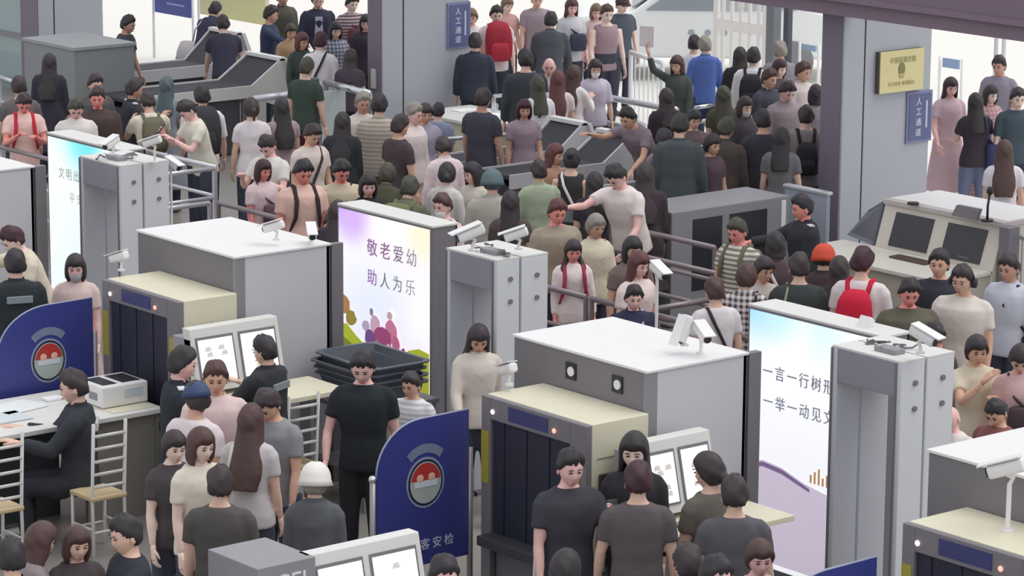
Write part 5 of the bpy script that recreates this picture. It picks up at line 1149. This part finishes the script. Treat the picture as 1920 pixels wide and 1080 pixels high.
P(150, 985, 30, 'f', 'bob', 'brown', 'tee', '#4a4244', 'person in dark brown right of the grey tee, bottom left', H=1.58)
P(235, 965, 300, 'm', 'short', 'black', 'tee', '#2e3038', 'person in near-black tee at the bottom, left of the lettered cabinet', pose='reachL', H=1.68)
P(1070, 840, 20, 'm', 'short', 'black', 'tee', '#3c3c44', 'person with black fringe in front of the middle scanner curtain', skin='pink', H=1.74, pose='phoneL', bags=[HE('mobile_phone', '#3c4240', 'grey mobile phone held up in front of the middle scanner', 'phone', which=1)])
P(1190, 808, 350, 'f', 'vlong', 'black', 'shirt', '#2e2c30', 'woman with very long black hair in black left of the middle monitors', skin='pale', H=1.74)
P(1197, 866, 180, 'm', 'short', 'maroon', 'tee', '#5c5658', 'person seen from behind in front of the long-haired woman in black', H=1.72)
P(1330, 847, 210, 'f', 'lowbun', 'dark', 'tee', '#6b645c', 'woman with low bun in front of the middle monitors', H=1.72, yaw=30)
P(1378, 892, 180, 'm', 'short', 'dark', 'tee', '#5c5a60', 'person below the sky-blue light box with only hair above the others', H=1.68)
P(832, 1040, 20, 'm', 'short', 'black', 'tee', '#4a4850', 'dark-haired person with flushed face at the bottom edge', skin='pink', H=1.7)
P(1343, 1040, 30, 'm', 'short', 'black', 'tee', '#3c3c44', 'black-haired person at the bottom edge left of the cut-off shield', skin='pink', H=1.7)
P(1290, 1020, 200, 'm', 'short', 'dark', 'tee', '#3a3c44', 'person in dark tee beside the black-haired one at the bottom edge', H=1.66)
P(1060, 1030, 150, 'f', 'bob', 'black', 'tee', '#3b3a42', 'person in dark tee by the chair at the bottom edge', H=1.64)
P(1425, 1010, 10, 'f', 'short', 'brown', 'tee', '#b9aca8', 'person in pale tee left of the cut-off blue shield', H=1.6, skin='pink')

# ---- keep people out of each other and out of the furniture: each may be a little taller or shorter, which moves the standing point along the line of sight
OBST = []   # x0, x1, y0, y1
for xb in LANE: OBST += [(xb, xb+1.45, YF, YB+.1), (xb+.33, xb+1.45, -7.65, YF)]
OBST += [(4.0, 5.02, -10.4, -7.62), (5.24, 6.02, -6.42, -5.66), (5.15, 5.92, -7.64, -6.5), (10.07, 10.84, -7.35, -6.4), (-.87, .47, -5.1, -4.84), (3.89, 5.2, -5.1, -4.84), (9.0, 10.36, -5.1, -4.84),
         (1.8, 2.52, -.05, 1.65), (cx0-.45, cx1, yd-.75, cy+.78), (-10.72, -9.43, .43, 1.38), (p0[0]-.5, p0[0]+.42, p0[1]-.5, p0[1]+1.2)]
for xr, wd_, y0_, y1_ in ((-8.72, .8, .75, 4.0), (-11.0, .7, 1.5, 4.6), (-2.38, .6, 1.0, 3.8), (-1.38, .6, 1.1, 3.5), (.44, .75, .95, 3.3)): OBST.append((xr-wd_, xr, y0_, y1_))
for c_ in (COL0, COL1, COL2): OBST.append((c_[0], c_[1], c_[2], c_[3]))
for x_ in (.56, 10.38): OBST.append((x_, x_+.7, -5.62, -5.1))
for x_ in (6.05, 6.64): OBST.append((x_, x_+.05, -5.62, -5.1))
for x0_, x1_, d_ in segs: OBST.append((x0_, x1_, yb-.03, yb+.03))
for o_ in list(COL.objects):
    if o_.name.startswith('queue_barrier') and o_.type == 'EMPTY':
        q_ = [c for c in o_.children if c.name.startswith('top_rail')][0]; co_ = [v.co for v in q_.data.vertices]
        xs_ = [c[0]+o_.location[0] for c in co_]; ys_ = [c[1]+o_.location[1] for c in co_]; OBST.append((min(xs_), max(xs_), min(ys_), max(ys_)))
    if o_.name.startswith(('paper_desk', 'partition_panel')) and o_.type == 'EMPTY':
        for q_ in o_.children:
            co_ = [v.co for v in q_.data.vertices]; OBST.append((min(c[0] for c in co_)+o_.location[0], max(c[0] for c in co_)+o_.location[0], min(c[1] for c in co_)+o_.location[1], max(c[1] for c in co_)+o_.location[1]))
HEAD = []
for s_ in SPEC:
    kw = s_[10]
    if kw.get('H') is None: kw['H'] = {'m': 1.71, 'f': 1.62, 'c': 1.42, 'g': 1.42}[s_[3]]
    L_ = math.radians(kw.get('lean', 0)); th_ = math.radians(s_[2]); fw_ = -_g*math.cos(th_)+_r0*math.sin(th_)
    top_ = (.92+.79*math.cos(L_)-(.45 if kw.get('sit') else 0))/1.715
    HEAD.append((s_[0], s_[1], top_, fw_*(math.sin(L_)*.66+.02)))
def spot(i, H):
    px, py, tp, f = HEAD[i]; p = atZ(px, py, tp*H)-f; return p[0], p[1]
cur = [s_[10]['H'] for s_ in SPEC]; pos = [spot(i, cur[i]) for i in range(len(SPEC))]
rad = [.20*(s_[10].get('fat', 1.)) + (.03 if s_[3] == 'm' else 0) + (.06 if any(b[0] is backpack for b in s_[9]) else 0) for s_ in SPEC]
def cost(i, p, dH):
    c = 9*dH*dH
    for j, q in enumerate(pos):
        if j != i:
            d = math.hypot(p[0]-q[0], p[1]-q[1]); m_ = rad[i]+rad[j]
            if d < m_: c += (m_-d)**2*60
    for (a, b, y0_, y1_) in OBST:
        dx = max(a-p[0], 0, p[0]-b); dy = max(y0_-p[1], 0, p[1]-y1_); d = math.hypot(dx, dy)
        if d < .2:
            pen = .2-d
            if d == 0: pen += min(p[0]-a, b-p[0], p[1]-y0_, y1_-p[1])*.6
            c += pen*pen*40
    return c
JX = [0.]*len(SPEC)
for it in range(8):
    for i, s_ in enumerate(SPEC):
        if s_[10].get('sit'): continue
        best = None; H0 = s_[10]['H']; rng = .19; hx = HEAD[i]
        for jx in (-7, 0, 7):
            HEAD[i] = (s_[0]+jx, hx[1], hx[2], hx[3])
            for k in range(-14, 15):
                h = H0+rng*k/14; p = spot(i, h); c = cost(i, p, h-H0) + (.004 if jx else 0)
                if best is None or c < best[0]: best = (c, h, p, jx)
        cur[i], pos[i], JX[i] = best[1], best[2], best[3]; HEAD[i] = (s_[0]+best[3], hx[1], hx[2], hx[3])
for i, s_ in enumerate(SPEC):
    px, py, face, sex, hair, hc, top, tc, label, bags, kw = s_
    kw = dict(kw); kw['H'] = cur[i]
    d = person(px+JX[i], py, face, sex, hair, hc, top, tc, label, **kw)
    for b in bags:
        if b[0] == 'held': held(d, b[1], b[2], b[3], b[4], **b[5])
        else: b[0](d, b[1], b[2], **b[3])
# ================================================================== turn the voxel-joined garments and bodies into plain meshes
bpy.context.view_layer.update()
deps = bpy.context.evaluated_depsgraph_get()
_new = []
for o in REM:
    _new.append((o, bpy.data.meshes.new_from_object(o.evaluated_get(deps))))
for o, me in _new:
    mats_ = list(o.data.materials); o.modifiers.clear()
    n0 = len(me.vertices)
    if o.name in EXTRA:
        ex = EXTRA[o.name]; co = np.empty(n0*3); me.vertices.foreach_get('co', co); co = co.reshape(-1, 3)
        fs = [tuple(p.vertices) for p in me.polygons]
        ev = np.concatenate(ex.v); full = bpy.data.meshes.new('body')
        full.from_pydata(np.concatenate([co, ev]).tolist(), [], fs+[tuple(i+n0 for i in f) for f in ex.f])
        for m_ in EXM[o.name]: full.materials.append(m_)
        full.polygons.foreach_set('material_index', [0]*len(fs)+ex.m); me = full
    else:
        me.materials.clear()
        for m_ in mats_: me.materials.append(m_)
    me.polygons.foreach_set('use_smooth', [True]*len(me.polygons)); me.update()
    o.data = me
